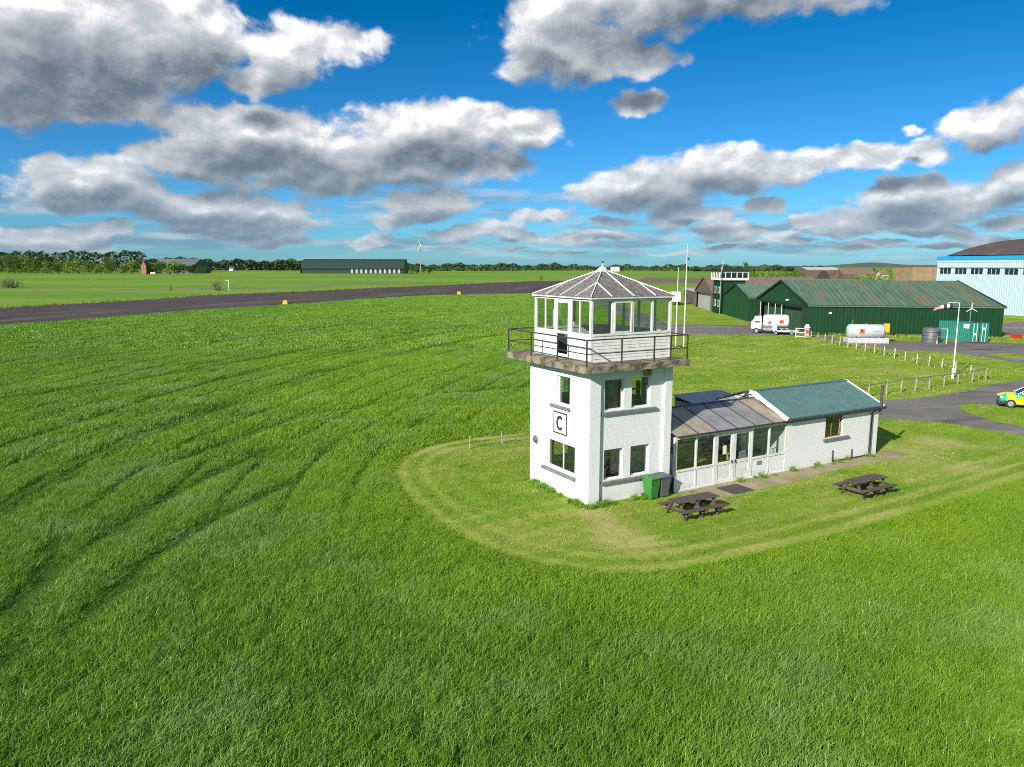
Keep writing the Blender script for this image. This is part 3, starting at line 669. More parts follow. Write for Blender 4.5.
def turf_pts(y0,y1,dens):
    P=frustum_points(y0,y1,dens); ok=inside(P,LAWN)
    for r_ in ROADS+[TOWERFP,PATH]: ok&=~inside(P,r_)
    P=P[ok]; w=wear_at(P); keep=rng.random(len(P))>w*.6; P=P[keep]; w=w[keep]
    h=.45+.9*vnoise(P,.9,61.); h*=1-.5*w; mw=mow_at(P); tint=.1+.8*vnoise(P,1.8,71.)+.45*mw; h*=1-.35*np.clip(mw,0,1)
    warm=np.clip(w*.9+np.clip((vnoise(P,3.5,81.)-.5)*3,0,.6),0,1)
    ca,sa=math.cos(.55),math.sin(.55); Q=np.stack([(P[:,0]*ca+P[:,1]*sa)*.2,(-P[:,0]*sa+P[:,1]*ca)],1); st=vnoise(Q,1.1,15.)
    tint+=1.1*(st-.5); warm=np.clip(warm+1.3*(st-.56),0,1); dk=np.clip((vnoise(P,2.6,101.)-.56)*5,0,1); tint-=.6*dk; warm*=1-dk
    return P,h,np.clip(tint,0,1),warm
turf_t=[clump('turf_clump',22,.22,.095,.016,.8,MT['turf']) for _ in range(5)]
turf_f=[clump('turf_clump',30,.55,.11,.05,.8,MT['turf']) for _ in range(4)]
scatter('lawn_grass',*turf_pts(22,58,GD*11),turf_t,'short yellow green mown grass of the lawn round the tower')
scatter('lawn_grass_far',*turf_pts(58,125,GD*1.6),turf_f,'short yellow green mown grass between the annexe and the hangars').name='lawn_grass'
# rank tufts left uncut along the foot of the walls
Pw=[]
for (u0,v0,u1,v1,n) in ((-.12,.0,-.12,5,60),(.0,-.12,4.7,-.12,40),(4.9,-.42,12.5,-.42,12),(12.6,-.42,20.3,-.42,14),(20.4,-.3,20.4,4.4,30)):
    for k in range(n):
        s=random.random(); q=L2W(u0+(u1-u0)*s+random.uniform(-.3,.08),v0+(v1-v0)*s+random.uniform(-.3,.08)); 
        if mnoise.noise((q.x*.9,q.y*.9,3.))>-.12: Pw.append((q.x,q.y))
Pw=np.array(Pw)
wall_t=[clump('tuft_clump',30,.14,.36,.02,.6,MT['crop']) for _ in range(4)]
scatter('wall_foot_grass',Pw,rng.uniform(.3,1.,len(Pw)),rng.uniform(0,.8,len(Pw)),rng.uniform(0,.4,len(Pw)),wall_t,'uncut grass tufts along the foot of the white walls')
# ragged long grass along the runway edge and the fences
def strip_pts(line, wdt, dens):
    pts=[]
    for i in range(len(line)-1):
        a=np.array(line[i]);b=np.array(line[i+1]);L=np.hypot(*(b-a)); n=int(L*dens)
        t=rng.random(n)[:,None]; nn=np.array([-(b-a)[1],(b-a)[0]])/L; pts.append(a+(b-a)*t+nn*rng.normal(0,wdt,n)[:,None])
    P=np.concatenate(pts); return P,rng.uniform(.4,1.2,len(P)),rng.uniform(0,.9,len(P)),rng.uniform(0,.7,len(P))
edge_t=[clump('edge_clump',30,.5,.5,.06,.6,MT['turf']) for _ in range(3)]
scatter('edge_grass',*strip_pts(gp([(806,338.5),(870,349),(985,379.5)]),.35,3.),edge_t,'rough pale grass under the post and wire fence by the yard')
scatter('verge_grass',*strip_pts(rw_far[1:9],1.3,1.6),[clump('verge_clump',34,.9,.55,.1,.6,MT['turf']) for _ in range(3)],'rough pale grass along the far edge of the runway').name='edge_grass'
scatter('hangar_foot_grass',*strip_pts([(50,117.4),(60,115.9),(74,113.6)],.5,4.),edge_t,'weedy grass along the foot of the long green hangar').name='edge_grass'

# ------------------------------------------------------------------ building helpers
def wallgrid(mb, o, eu, en, L, H, th, holes, mi=0):
    """a wall of length L, height H and thickness th with real openings; o = outer bottom corner, en = outward normal"""
    o=Vector(o);eu=Vector(eu);en=Vector(en)
    xs=sorted({0,L}|{h[0] for h in holes}|{h[1] for h in holes}); zs=sorted({0,H}|{h[2] for h in holes}|{h[3] for h in holes})
    def solid(i,j):
        if i<0 or j<0 or i>=len(xs)-1 or j>=len(zs)-1: return False
        cx=(xs[i]+xs[i+1])/2; cz=(zs[j]+zs[j+1])/2
        return not any(h[0]<cx<h[1] and h[2]<cz<h[3] for h in holes)
    P=lambda s,z,d: o+eu*s+Vector((0,0,z))-en*d
    for i in range(len(xs)-1):
        for j in range(len(zs)-1):
            if not solid(i,j): continue
            a,b,c,d=xs[i],xs[i+1],zs[j],zs[j+1]
            mb.add([P(a,c,0),P(b,c,0),P(b,d,0),P(a,d,0)],[(0,1,2,3)],mi)
            mb.add([P(a,c,th),P(b,c,th),P(b,d,th),P(a,d,th)],[(3,2,1,0)],mi)
            for (di,dj,q) in ((-1,0,(a,c,a,d)),(1,0,(b,c,b,d)),(0,-1,(a,c,b,c)),(0,1,(a,d,b,d))):
                if not solid(i+di,j+dj):
                    s0,z0,s1,z1=q; mb.add([P(s0,z0,0),P(s1,z1,0),P(s1,z1,th),P(s0,z0,th)],[(0,1,2,3)],mi)
    return mb
def window(parent, o, eu, en, s0,s1,z0,z1, recess=.14, fw=.06, mull=(), rails=(), mat='white', sill=None, name='window', glass='glass', depth=.06):
    """frame as a part, its pane and sill as sub-parts"""
    o=Vector(o);eu=Vector(eu);en=Vector(en); Z=Vector((0,0,1))
    P=lambda s,z,d: o+eu*s+Z*z-en*d
    mb=MB(); d=recess+depth/2
    def bx(a,b,c,e): mb.obox(P((a+b)/2,(c+e)/2,d),eu*(b-a)/2,en*depth/2,Z*(e-c)/2)
    g=.003
    bx(s0+g,s0+fw,z0+g,z1-g); bx(s1-fw,s1-g,z0+g,z1-g); bx(s0+fw,s1-fw,z0+g,z0+fw); bx(s0+fw,s1-fw,z1-fw,z1-g)
    for m_ in mull: bx(m_-fw*.4,m_+fw*.4,z0+fw,z1-fw)
    for r_ in rails: bx(s0+fw,s1-fw,r_-fw*.4,r_+fw*.4)
    fr=mb.build(name,MT[mat],parent)
    pm=MB().obox(P((s0+s1)/2,(z0+z1)/2,d),eu*((s1-s0)/2-fw*.5),en*.004,Z*((z1-z0)/2-fw*.5))
    pm.build('pane',MT[glass],fr)
    if sill:
        a,b,c,e,proj_=sill
        sm=MB().obox(P((a+b)/2,(c+e)/2,-proj_/2+.02),eu*(b-a)/2,en*(proj_/2+.02),Z*(e-c)/2)
        sm.build('sill',MT['sill'],fr,bevel=.01)
    return fr

# ------------------------------------------------------------------ control tower
tower=empty('control_tower',TO,TYAW,'white two storey control tower with a glazed observation room on its balcony','tower')
U=Vector((1,0,0)); Vv=Vector((0,1,0)); Zv=Vector((0,0,1))
wR,wL,zS,zT=4.78,5.08,6.49,6.19
RV=.12
def tower_shell():
    mb=MB(); th=.26
    # left face (u=0): along +v, outward -u
    Lh=[(1.58,2.68,4.35,5.71),(1.10,3.54,1.16,2.52)]
    wallgrid(mb,(0,0,0),Vv,-U,wL,zT,th,Lh)
    # right face recessed between two piers
    Rh=[(.90,2.0,4.32,5.74),(2.44,3.55,4.32,5.74),(.93,2.02,1.08,2.50),(2.46,3.58,1.08,2.50)]
    wallgrid(mb,(.6,RV,0),U,-Vv,3.75,zT,th-.03,[(a-.6,b-.6,c,d) for a,b,c,d in Rh])
    mb.box(.003,.6,.002,RV+.23,.0,zT); mb.box(4.35,wR,.002,RV+.23,.0,zT)
    wallgrid(mb,(wR,.36,0),Vv,U,wL-.37,zT,th,[(1.6,2.7,4.35,5.71)])
    wallgrid(mb,(0.27,wL,0),U,Vv,wR-.54,zT,th,[(.9,2.0,4.35,5.71),(2.6,3.7,4.35,5.71),(1.0,2.0,1.1,2.5)])
    return mb
tower_shell().build('wall',MT['render'],tower)
MB().box(.28,wR-.28,.37,wL-.28,.01,.06).build('floor',MT['intfloor'],tower); MB().box(.28,wR-.28,.37,wL-.28,3.05,3.2).build('floor',MT['intfloor'],tower)
window(tower,(0,0,0),Vv,-U,1.58,2.68,4.35,5.71,.13,.05,sill=(1.5,3.1,4.17,4.29,.14))
window(tower,(0,0,0),Vv,-U,1.10,3.54,1.16,2.52,.13,.06,mull=(2.25,),sill=(1.0,3.85,.95,1.09,.14))
RO=(0,RV,0)
window(tower,RO,U,-Vv,.90,2.0,4.32,5.74,.12,.05,sill=(.72,3.88,4.14,4.26,.13))
window(tower,RO,U,-Vv,2.44,3.55,4.32,5.74,.12,.05)
window(tower,RO,U,-Vv,.93,2.02,1.08,2.5,.12,.05,sill=(.74,3.75,.90,1.02,.13))
window(tower,RO,U,-Vv,2.46,3.58,1.08,2.5,.12,.05)
window(tower,(wR,.36,0),Vv,U,1.6,2.7,4.35,5.71,.13,.05)
window(tower,(0.27,wL,0),U,Vv,.9,2.0,4.35,5.71,.13,.05); window(tower,(0.27,wL,0),U,Vv,2.6,3.7,4.35,5.71,.13,.05); window(tower,(0.27,wL,0),U,Vv,1.0,2.0,1.1,2.5,.13,.05)
# balcony slab with a broken, moss-grown edge
def slab():
    x0,x1,y0,y1=-.64,5.3,-.58,6.52
    import bmesh
    bm=bmesh.new(); n=26
    def ring(z,j):
        pts=[]
        for (ax,ay,bx,by) in ((x0,y0,x1,y0),(x1,y0,x1,y1),(x1,y1,x0,y1),(x0,y1,x0,y0)):
            for k in range(n):
                s=k/n; e=0 if k==0 else random.uniform(-j,j); cx=(x0+x1)/2;cy=(y0+y1)/2
                x=ax+(bx-ax)*s; y=ay+(by-ay)*s; L=math.hypot(x-cx,y-cy)
                pts.append((x+(x-cx)/L*e,y+(y-cy)/L*e,z+random.uniform(-j,j)*.5))
        return pts
    mb=MB(); mb.loft([ring(zT,.006),ring(zT+.1,.016),ring(zS-.07,.02),ring(zS,.008)],smooth=False)
    return mb
slab().build('balcony_slab',MT['concrete'],tower)
# railing: posts are sub-parts
rail=MB()
fc=[(-.57,-.5),(1.32,-.5),(3.17,-.5),(4.15,-.5),(5.16,-.5)]; lc=[(-.5,1.9),(-.5,4.2),(-.5,6.42)]
rc=[(5.16,1.8),(5.16,4.2),(5.16,6.42)]; bk=[(1.6,6.42),(3.4,6.42)]
corner=[(-.57,-.5),(5.16,-.5),(5.16,6.42),(-.5,6.42)]
for z,w in ((7.63,.055),(7.03,.04)):
    for i in range(4):
        p=corner[i];q=corner[(i+1)%4]; rail.bar((p[0],p[1],z),(q[0],q[1],z),w)
railing=rail.build('railing',MT['black'],tower)
for (x,y) in fc+lc+rc+bk:
    MB().box(x-.028,x+.028,y-.028,y+.028,zS-.22 if (x<-.4 or y<-.4) else zS,7.60).build('post',MT['black'],railing)
# observation room
lu0,lu1,lv0,lv1=.39,5.05,.56,5.31; zsill,zhead,ze,zp=7.66,9.22,9.42,10.62
obs=MB()
def boards(mb, o, eu, en, L, z0, z1, gap=None, n=8):
    o=Vector(o);eu=Vector(eu);en=Vector(en); h=(z1-z0)/n
    segs=[(0,L)] if not gap else [(0,gap[0]),(gap[1],L)]
    for a,b in segs:
        for k in range(n):
            za=z0+k*h; zb=za+h
            P=[o+eu*s+Zv*z+en*d for s,z,d in ((a,za,.018),(b,za,.018),(b,zb,.0),(a,zb,.0),(a,za,-.06),(b,za,-.06),(b,zb,-.06),(a,zb,-.06))]
            mb.add(P,[(0,1,2,3),(4,7,6,5),(0,4,5,1),(0,3,7,4),(1,5,6,2)]+([(3,2,6,7)] if k==n-1 else []))
LW=lu1-lu0; LD=lv1-lv0
boards(obs,(lu0,lv1,0),-Vv,-U,LD,zS,zsill,gap=(lv1-3.32,lv1-2.3))
boards(obs,(lu0+.005,lv0,0),U,-Vv,LW-.01,zS,zsill)
boards(obs,(lu1,lv0+.005,0),Vv,U,LD-.01,zS,zsill)
boards(obs,(lu1-.005,lv1,0),-U,Vv,LW-.01,zS,zsill)
obs.build('boarded_wall',MT['white_dirty'],tower)
fr=MB()
ct=.13
for (x,y) in ((lu0,lv0),(lu1,lv0),(lu0,lv1),(lu1,lv1)):
    fr.box(x-.02 if x==lu0 else x-ct+.02, x+ct-.02 if x==lu0 else x+.02, y-.02 if y==lv0 else y-ct+.02, y+ct-.02 if y==lv0 else y+.02, zS+.004, ze-.06)
for (x0,x1,y0,y1) in ((lu0+.12,lu1-.12,lv0-.035,lv0+.09),(lu0+.12,lu1-.12,lv1-.09,lv1+.035),(lu0-.035,lu0+.09,lv0+.12,2.27),(lu0-.035,lu0+.09,3.36,lv1-.12),(lu1-.09,lu1+.035,lv0+.12,lv1-.12)):
    fr.box(x0,x1,y0,y1,zsill,zsill+.1)
for (x0,x1,y0,y1) in ((lu0+.12,lu1-.12,lv0-.01,lv0+.09),(lu0+.12,lu1-.12,lv1-.09,lv1+.01),(lu0-.01,lu0+.09,lv0+.12,lv1-.12),(lu1-.09,lu1+.01,lv0+.12,lv1-.12)):
    fr.box(x0,x1,y0,y1,zhead,ze-.07)
def post(u,v,w,along):
    if along=='u': fr.box(u-w/2,u+w/2,v-.045,v+.045,zsill+.1,zhead)
    else: fr.box(u-.045,u+.045,v-w/2,v+w/2,zsill+.1,zhead)
for u,w in ((1.61,.14),(2.745,.13),(3.915,.13)): post(u,lv0+.04,w,'u')
for v,w in ((4.38,.05),(3.52,.15),(2.18,.15),(1.47,.05)): post(lu0+.04,v,w,'v')
for u,w in ((1.5,.12),(2.72,.12),(3.9,.12)): post(u,lv1-.04,w,'u')
for v,w in ((1.7,.12),(2.9,.12),(4.1,.12)): post(lu1-.04,v,w,'v')
frame=fr.build('window_frame',MT['white'],tower,bevel=.008)
def opane(u0,u1,v0,v1,z0=zsill+.1,z1=zhead): 
    MB().box(u0,u1,v0,v1,z0,z1).build('pane',MT['glass'],frame)
for a,b in ((lu0+.11,1.54),(1.68,2.68),(2.81,3.85),(3.98,lu1-.11)): opane(a,b,lv0+.036,lv0+.044)
for a,b in ((lu0+.11,1.44),(1.56,2.66),(2.78,3.84),(3.96,lu1-.11)): opane(a,b,lv1-.044,lv1-.036)
for a,b in ((lv0+.11,1.445),(1.495,2.105),(3.595,4.355),(4.405,lv1-.11)): opane(lu0+.036,lu0+.044,a,b)
for a,b in ((lv0+.11,1.64),(1.76,2.84),(2.96,4.04),(4.16,lv1-.11)): opane(lu1-.044,lu1-.036,a,b)
# casement sash on the front
MB().obox((2.18,lv0-.02,(zsill+.1+zhead)/2+.02),(.5,0,0),(0,.02,0),(0,0,.03)) if False else None
cs=MB()
for x in (1.70,2.66): cs.box(x-.035,x+.035,lv0-.03,lv0+.02,zsill+.11,zhead-.01)
for z in (zsill+.145,zhead-.045): cs.box(1.735,2.625,lv0-.03,lv0+.02,z-.035,z+.035)
cs.build('casement',MT['white'],frame)
dr=MB()
for y in (2.31,3.31): dr.box(lu0-.03,lu0+.03,y-.05,y+.05,zS+.03,zhead-.01)
for z,h in ((zS+.12,.16),(7.7,.12),(zhead-.08,.12)): dr.box(lu0-.03,lu0+.03,2.36,3.26,z-h/2,z+h/2)
door=dr.build('door',MT['white'],tower)
MB().box(lu0-.004,lu0+.004,2.36,3.26,7.76,zhead-.14).build('pane',MT['glass'],door)
MB().box(lu0-.006,lu0+.006,2.36,3.26,zS+.2,7.64).build('lower_panel',MT['glass_dark'],door)
MB().box(lu0-.07,lu0-.03,2.44,2.5,7.5,7.62).build('handle',MT['galv'],door)
MB().box(lu0+.08,lu1-.08,lv0+.1,lv1-.1,zS+.002,zS+.03).build('room_floor',MT['intfloor'],tower)
# hipped roof: sheets, white ribs, cap
cx,cy=(lu0+lu1)/2,(lv0+lv1)/2; eo=.1
ec=[(lu0-eo,lv0-eo),(lu1+eo,lv0-eo),(lu1+eo,lv1+eo),(lu0-eo,lv1+eo)]
rf=MB()
for i in range(4):
    p,q=ec[i],ec[(i+1)%4]
    rf.add([(p[0],p[1],ze),(q[0],q[1],ze),(cx,cy,zp)],[(0,1,2)])
    rf.add([(p[0],p[1],ze-.035),(q[0],q[1],ze-.035),(cx,cy,zp-.035)],[(2,1,0)])
    rf.add([(p[0],p[1],ze),(q[0],q[1],ze),(q[0],q[1],ze-.035),(p[0],p[1],ze-.035)],[(0,1,2,3)])
roof=rf.build('roof',MT['slate'],tower)
gt=MB()
for i in range(4):
    p,q=ec[i],ec[(i+1)%4]; gt.bar((p[0],p[1],ze-.065),(q[0],q[1],ze-.065),.07,.055)
gt.build('eaves_board',MT['white_dirty'],roof)
ap=Vector((cx,cy,zp+.012))
def rib(p,q,w=.042): MB().bar(Vector(p)+Vector((0,0,.02)),Vector(q)+Vector((0,0,.02)),w,.045).build('rib',MT['white'],roof)
for i in range(4):
    p=Vector((*ec[i],ze)); q=Vector((*ec[(i+1)%4],ze)); rib(ap,p)
    rib(ap+(p+q-2*Vector((cx,cy,ze))).normalized()*.12-Vector((0,0,.05)),(p+q)/2)
    for s,c in ((.24,p),(.76,q)): rib((ap+c)/2+Vector((0,0,-.005)),p+(q-p)*s,.045)
cp=MB().tube([(cx,cy,zp-.10),(cx,cy,zp+.07),(cx,cy,zp+.15)],[.30,.20,.05],8).tube([(cx,cy,zp+.14),(cx,cy,zp+.30)],.03,8)
cap=cp.build('roof_cap',MT['white'],roof)
MB().tube([(cx,cy,zp+.30),(cx,cy,zp+.36),(cx,cy,zp+.42)],[.05,.06,.015],8).build('finial',MT['black'],cap)
MB().tube([(cx,cy,zp-.16),(cx,cy,zp-.1)],.26,8).build('vent_collar',MT['black'],cap)

def at_tower(o): o.location=TO; o.rotation_euler=(0,0,TYAW); return o
def tthing(name,label,cat,u,v,z,rz=0,group=None): return empty(name,L2W(u,v,z),TYAW+rz,label,cat,group)
# things kept in the rooms
def desk(u,v,z,rz,w=1.6,lab='',nm='desk'):
    d=tthing(nm,lab,'desk',u,v,z,rz)
    MB().box(-w/2,w/2,-.35,.35,.7,.74).build('desk_top',MT['brownwood'],d)
    for x in (-w/2+.06,w/2-.06):
        for y in (-.3,.3): MB().box(x-.03,x+.03,y-.03,y+.03,0,.7).build('leg',MT['dark'],d)
    return d
desk(2.6,1.2,zS+.03,0,3.2,'long brown desk under the front panes of the observation room')
mo=tthing('radio_set','small black radio set standing at the front corner of the observation room desk','radio',1.3,1.2,zS+.77)
MB().box(-.2,.2,-.12,.12,0,.26).build('case',MT['dark'],mo,bevel=.01); MB().box(-.16,.16,-.128,-.121,.05,.2).build('dial',MT['greybin'],mo)
mo2=tthing('radio_set','flat black radio set on the middle of the observation room desk','radio',3.3,1.2,zS+.77)
MB().box(-.25,.25,-.12,.12,0,.14).build('case',MT['dark'],mo2,bevel=.01); MB().box(-.2,.2,-.128,-.121,.04,.1).build('dial',MT['greybin'],mo2)
def office_chair(u,v,z,rz,lab):
    c=tthing('office_chair',lab,'chair',u,v,z,rz)
    MB().box(-.24,.24,-.24,.24,.44,.52).build('seat',MT['navy'],c,bevel=.03); MB().box(-.23,.23,.2,.27,.6,1.12).build('backrest',MT['navy'],c,bevel=.03)
    MB().tube([(0,0,.08),(0,0,.44)],.03).bar((0,.22,.48),(0,.235,.65),.05).build('stem',MT['black'],c)
    b=MB()
    for k in range(5): b.bar((0,0,.08),(.28*math.cos(k*1.257),.28*math.sin(k*1.257),.04),.04)
    b.build('base',MT['black'],c)
office_chair(1.6,1.3,3.2,.4,'dark office chair seen through the left upper window of the shaded wall')
def shelf(u,v,z,rz,lab,n=4,w=1.1):
    s=tthing('shelf_unit',lab,'shelf',u,v,z,rz)
    MB().box(-w/2,-w/2+.03,-.15,.15,0,2.2).box(w/2-.03,w/2,-.15,.15,0,2.2).build('side_panel',MT['brownwood'],s)
    for k in range(n): MB().box(-w/2+.031,w/2-.031,-.15,.15,.3+k*.5,.34+k*.5).build('shelf',MT['interior'],s)
shelf(3.0,1.0,3.2,0,'open shelf unit behind the right upper window of the tower')
shelf(1.4,1.1,.06,0,'open shelf unit behind the left ground floor window of the shaded wall')
desk(3.0,1.3,.06,0,1.4,'small brown desk behind the ground floor window next to the wheelie bins')

# sign, lamp, box on the tower
sg=tthing('letter_sign','square white sign with black border and a black letter C','sign',0,2.33,3.45,0)
MB().box(-.03,-.004,-.53,.53,-.5,.5).build('board',MT['white'],sg)
bd=MB()
for (y0,y1,z0,z1) in ((-.555,.555,.47,.53),(-.555,.555,-.53,-.47),(-.555,-.5,-.47,.47),(.5,.555,-.47,.47)): bd.box(-.038,-.002,y0,y1,z0,z1)
bd.build('border',MT['black'],sg)
def letterC():
    mb=MB(); n=26
    a0,a1=R(42),R(318); P=[]
    for k in range(n+1):
        a=a0+(a1-a0)*k/n
        for ry,rz_ in ((.31,.36),(.165,.215)): P.append((-math.cos(a)*ry,math.sin(a)*rz_))   # read from outside: its right is towards -v
    vs=[(-.036,y,z) for y,z in P]+[(-.028,y,z) for y,z in P]; N=len(P)
    fs=[]
    for k in range(n):
        i=2*k; fs+=[(i,i+2,i+3,i+1),(i+1+N,i+3+N,i+2+N,i+N),(i,i+N,i+2+N,i+2),(i+1,i+3,i+3+N,i+1+N)]
    fs+=[(0,1,1+N,N),(2*n,2*n+N,2*n+1+N,2*n+1)]
    return mb.add(vs,fs)
letterC().build('letter',MT['black'],sg)
lp=tthing('wall_lamp','small round grey bulkhead lamp on the sunlit wall left of the lower window','lamp',0,4.45,2.24)
MB().tube([(-.002,0,0),(-.07,0,0)],.21,20).build('base',MT['galv'],lp); MB().tube([(-.071,0,0),(-.13,0,0),(-.16,0,0)],[.17,.15,.06],18).build('cover',MT['greybin'],lp)
hb=tthing('alarm_box','small rusty yellow box fixed under the balcony slab above the upper windows','box',3.27,RV,5.78)
MB().box(-.2,.2,-.17,-.003,0,.38).build('case',M('rusty_yellow',(.5,.33,.06),(.25,.12,.04),.7,6),hb,bevel=.015)
MB().box(-.07,.07,-.18,-.172,.1,.28).build('faceplate',M('rust_brown',(.16,.075,.03),(.3,.18,.05),.8,9),hb)
# ------------------------------------------------------------------ annexe with glazed porch
ann=empty('annexe',L2W(4.79,-.304),TYAW,'low white annexe with teal metal roof and glazed porch joined to the tower','annexe')
# local x along the front, y to the back, origin at tower end of the front
X1,X2,DEP=7.82,15.45,4.82; ZE,ZR,RY=2.76,3.98,2.41
def gable(mb,x,th,zed,zrd,mi=0,low=0):
    mb.extrude([(x,0.002,low),(x,DEP-.002,low),(x,DEP-.002,zed),(x,RY,zrd),(x,0.002,zed)],(th,0,0),mi)
aw=MB()
wallgrid(aw,(X1,0,0),U,-Vv,X2-X1,ZE-.05,.24,[(3.03,4.5,1.45,2.62)])
wallgrid(aw,(X2-.005,DEP,0),-U,Vv,X2-X1-.01,ZE-.05,.24,[(2,3,1.4,2.5)])
gable(aw,X1+.003,.24,ZE-.06,ZR-.08); gable(aw,X2-.247,.245,ZE-.06,ZR-.08)
aw.build('wall',MT['render'],ann)
window(ann,(X1,0,0),U,-Vv,3.03,4.5,1.45,2.62,.1,.07,mull=(3.68,),mat='brownwood',sill=(2.85,4.98,1.31,1.43,.12))
# profiled roof with standing seams
RZ=2.90; slope=(4.02-RZ)/(RY+.16)
def roofz(y): return RZ+slope*(y+.16) if y<=RY else RZ+slope*(2*RY-y+.16)
rm=MB(); xa,xb=X1-.22,X2+.16
for (ya,yb) in ((-.16,RY),(DEP+.16,RY)):
    za,zb=roofz(-.16),4.02
    rm.add([(xa,ya,za),(xb,ya,za),(xb,yb,zb),(xa,yb,zb),(xa,ya,za-.05),(xb,ya,za-.05),(xb,yb,zb-.05),(xa,yb,zb-.05)],[(0,1,2,3),(4,7,6,5),(0,4,5,1),(0,3,7,4),(1,5,6,2)])
    k=xa+.18
    while k<xb-.1:
        rm.bar((k,ya,za+.015),(k,yb,zb+.015),.05,.035); k+=.33
rm.bar((xa,RY,4.03),(xb,RY,4.03),.22,.05)
arf=rm.build('roof',MT['tealroof'],ann)
for x in (xa-.03,xb+.0):
    vb=MB()
    for y0 in (-.18,DEP+.18):
        vb.bar((x+.015,y0,roofz(-.16)-.05),(x+.015,RY,3.99),.035,.2)
    vb.build('verge_board',MT['white_dirty'],arf)
fm=MB().box(xa+.02,xb-.02,-.145,-.02,2.66,2.84).tube([(xa+.05,-.21,2.80),(xb+.15,-.21,2.77)],.075,10)
fm.build('gutter',MT['black'],arf)
dp=MB().tube([(X2-.45,-.21,2.72),(X2-.75,-.09,2.52),(X2-.75,-.09,.05)],.055,10).tube([(X2-.75,-.09,.1),(X2-.98,-.09,.06)],.04)
dp.build('downpipe',MT['black'],ann)
fl=MB().tube([(X2-.05,-.14,2.35),(X2-.05,-.14,3.98)],.075,12).tube([(X2-.05,-.14,3.98),(X2-.05,-.14,4.1)],.1,12)
fl.build('flue',M('dull_black_pipe',(.05,.05,.05),(.08,.075,.07),.7,6),ann)
pp=MB().tube([(X1+3.72,-.05,.72),(X1+3.72,-.05,.10),(X1+5.38,-.05,.08),(X1+6.8,-.05,.07)],.03,8).tube([(X1+5.38,-.05,.6),(X1+5.38,-.05,.09)],.03,8)
pp.build('wall_pipe',MT['black'],ann)
# white verge of the gable over the porch roof
gw=MB()
for y0 in (0,DEP): gw.bar((X1-.05,y0-.1 if y0==0 else y0+.1,2.80),(X1-.05,RY,3.93),.09,.24)
gw.build('gable_verge',MT['white_dirty'],ann)
# glazed porch
zh,zg=2.60,1.04; pw=.12
pf=MB(); xs=[.0,1.30,2.5,7.82]
bays=[(.16,1.36,'w'),(1.46,2.58,'w'),(2.74,3.86,'d'),(3.98,5.14,'d'),(5.28,6.44,'w'),(6.54,7.70,'w')]
for a,b in ((.0,.16),(1.36,1.46),(2.58,2.74),(3.86,3.98),(5.14,5.28),(6.44,6.54),(7.70,7.80)): pf.box(a,b,.0,.1,.003,zh)
pf.box(0,7.80,-.01,.11,zh,zh+.12)
for a,b,k in bays:
    if k=='w': pf.box(a,b,-.015,.1,zg-.05,zg+.05); pf.box(a,b,-.004,.1,.003,.09)
porch=pf.build('porch_frame',MT['white'],ann,bevel=.006)
for a,b,k in bays:
    if k=='w':
        MB().box(a,b,.02,.09,.09,zg-.05).build('panel',MT['render'],porch)
        MB().box(a,b,.045,.053,zg+.05,zh).build('pane',MT['glass'],porch)
    else:
        d=MB(); 
        for x0,x1 in ((a,a+.12),(b-.12,b)): d.box(x0,x1,.005,.07,.02,zh-.004)
        for z0,z1 in ((.02,.2),(.98,1.12),(zh-.14,zh-.004)): d.box(a+.12,b-.12,.005,.07,z0,z1)
        dd=d.build('door',MT['white'],ann,bevel=.006)
        MB().box(a+.12,b-.12,.03,.06,.2,.98).build('lower_panel',MT['white_dirty'],dd); MB().box(a+.12,b-.12,.036,.044,1.12,zh-.14).build('pane',MT['glass'],dd)
        hx=b-.06 if a<3 else a+.06
        MB().box(hx-.02,hx+.02,-.05,.004,1.0,1.16).build('handle',MT['dark'],dd)
nt=MB().box(3.2,3.44,.022,.03,1.5,1.95); nt.build('notice',MT['paper'],ann)
MB().box(5.62,5.95,-.02,.018,.66,.86).build('vent',MT['galv'],porch)
MB().tube([(-.0,-.03,2.5),(-.06,-.03,2.42),(-.06,-.03,.05)],.045,10).build('porch_downpipe',MT['dark'],ann)
# porch roof in sheets of different age, falling both ways from the ridge
zpE,zpR=2.80,3.62
sheets=[(.03,1.32,'polyb'),(1.36,2.62,'polyb'),(2.66,3.92,'polyc'),(3.96,5.2,'polyc'),(5.24,6.5,'polyc'),(6.54,7.74,'polyb')]
bm_=MB()
for i,(a,b,m_) in enumerate(sheets):
    q=MB()
    for ya,yb in ((-.14,RY),(DEP+.14,RY)):
        q.add([(a,ya,zpE),(b,ya,zpE),(b,yb,zpR),(a,yb,zpR),(a,ya,zpE-.02),(b,ya,zpE-.02),(b,yb,zpR-.02),(a,yb,zpR-.02)],[(0,1,2,3),(4,7,6,5),(0,4,5,1),(0,3,7,4),(1,5,6,2),(2,6,7,3)])
    q.build('roof_sheet',MT[m_],ann)
    for ya in (-.14,DEP+.14): bm_.bar((b+.02,ya,zpE+.005),(b+.02,RY,zpR+.005),.045,.05)
bm_.bar((.0,-.16,zpE-.03),(7.8,-.16,zpE-.03),.07,.07); bm_.bar((0,RY,zpR+.01),(7.8,RY,zpR+.01),.12,.05)
bm_.build('glazing_bar',MT['black'],ann)
rb=MB(); rb.box(.1,X1-.1,.101,DEP-.1,.01,.05); rb.build('porch_floor',MT['intfloor'],ann)
bw=MB(); wallgrid(bw,(X1-.01,DEP,0),-U,Vv,X1-.05,2.66,.15,[(1,3,1.0,2.4),(4.3,6.6,1.0,2.4)]); bw.build('rear_wall',MT['render'],ann)
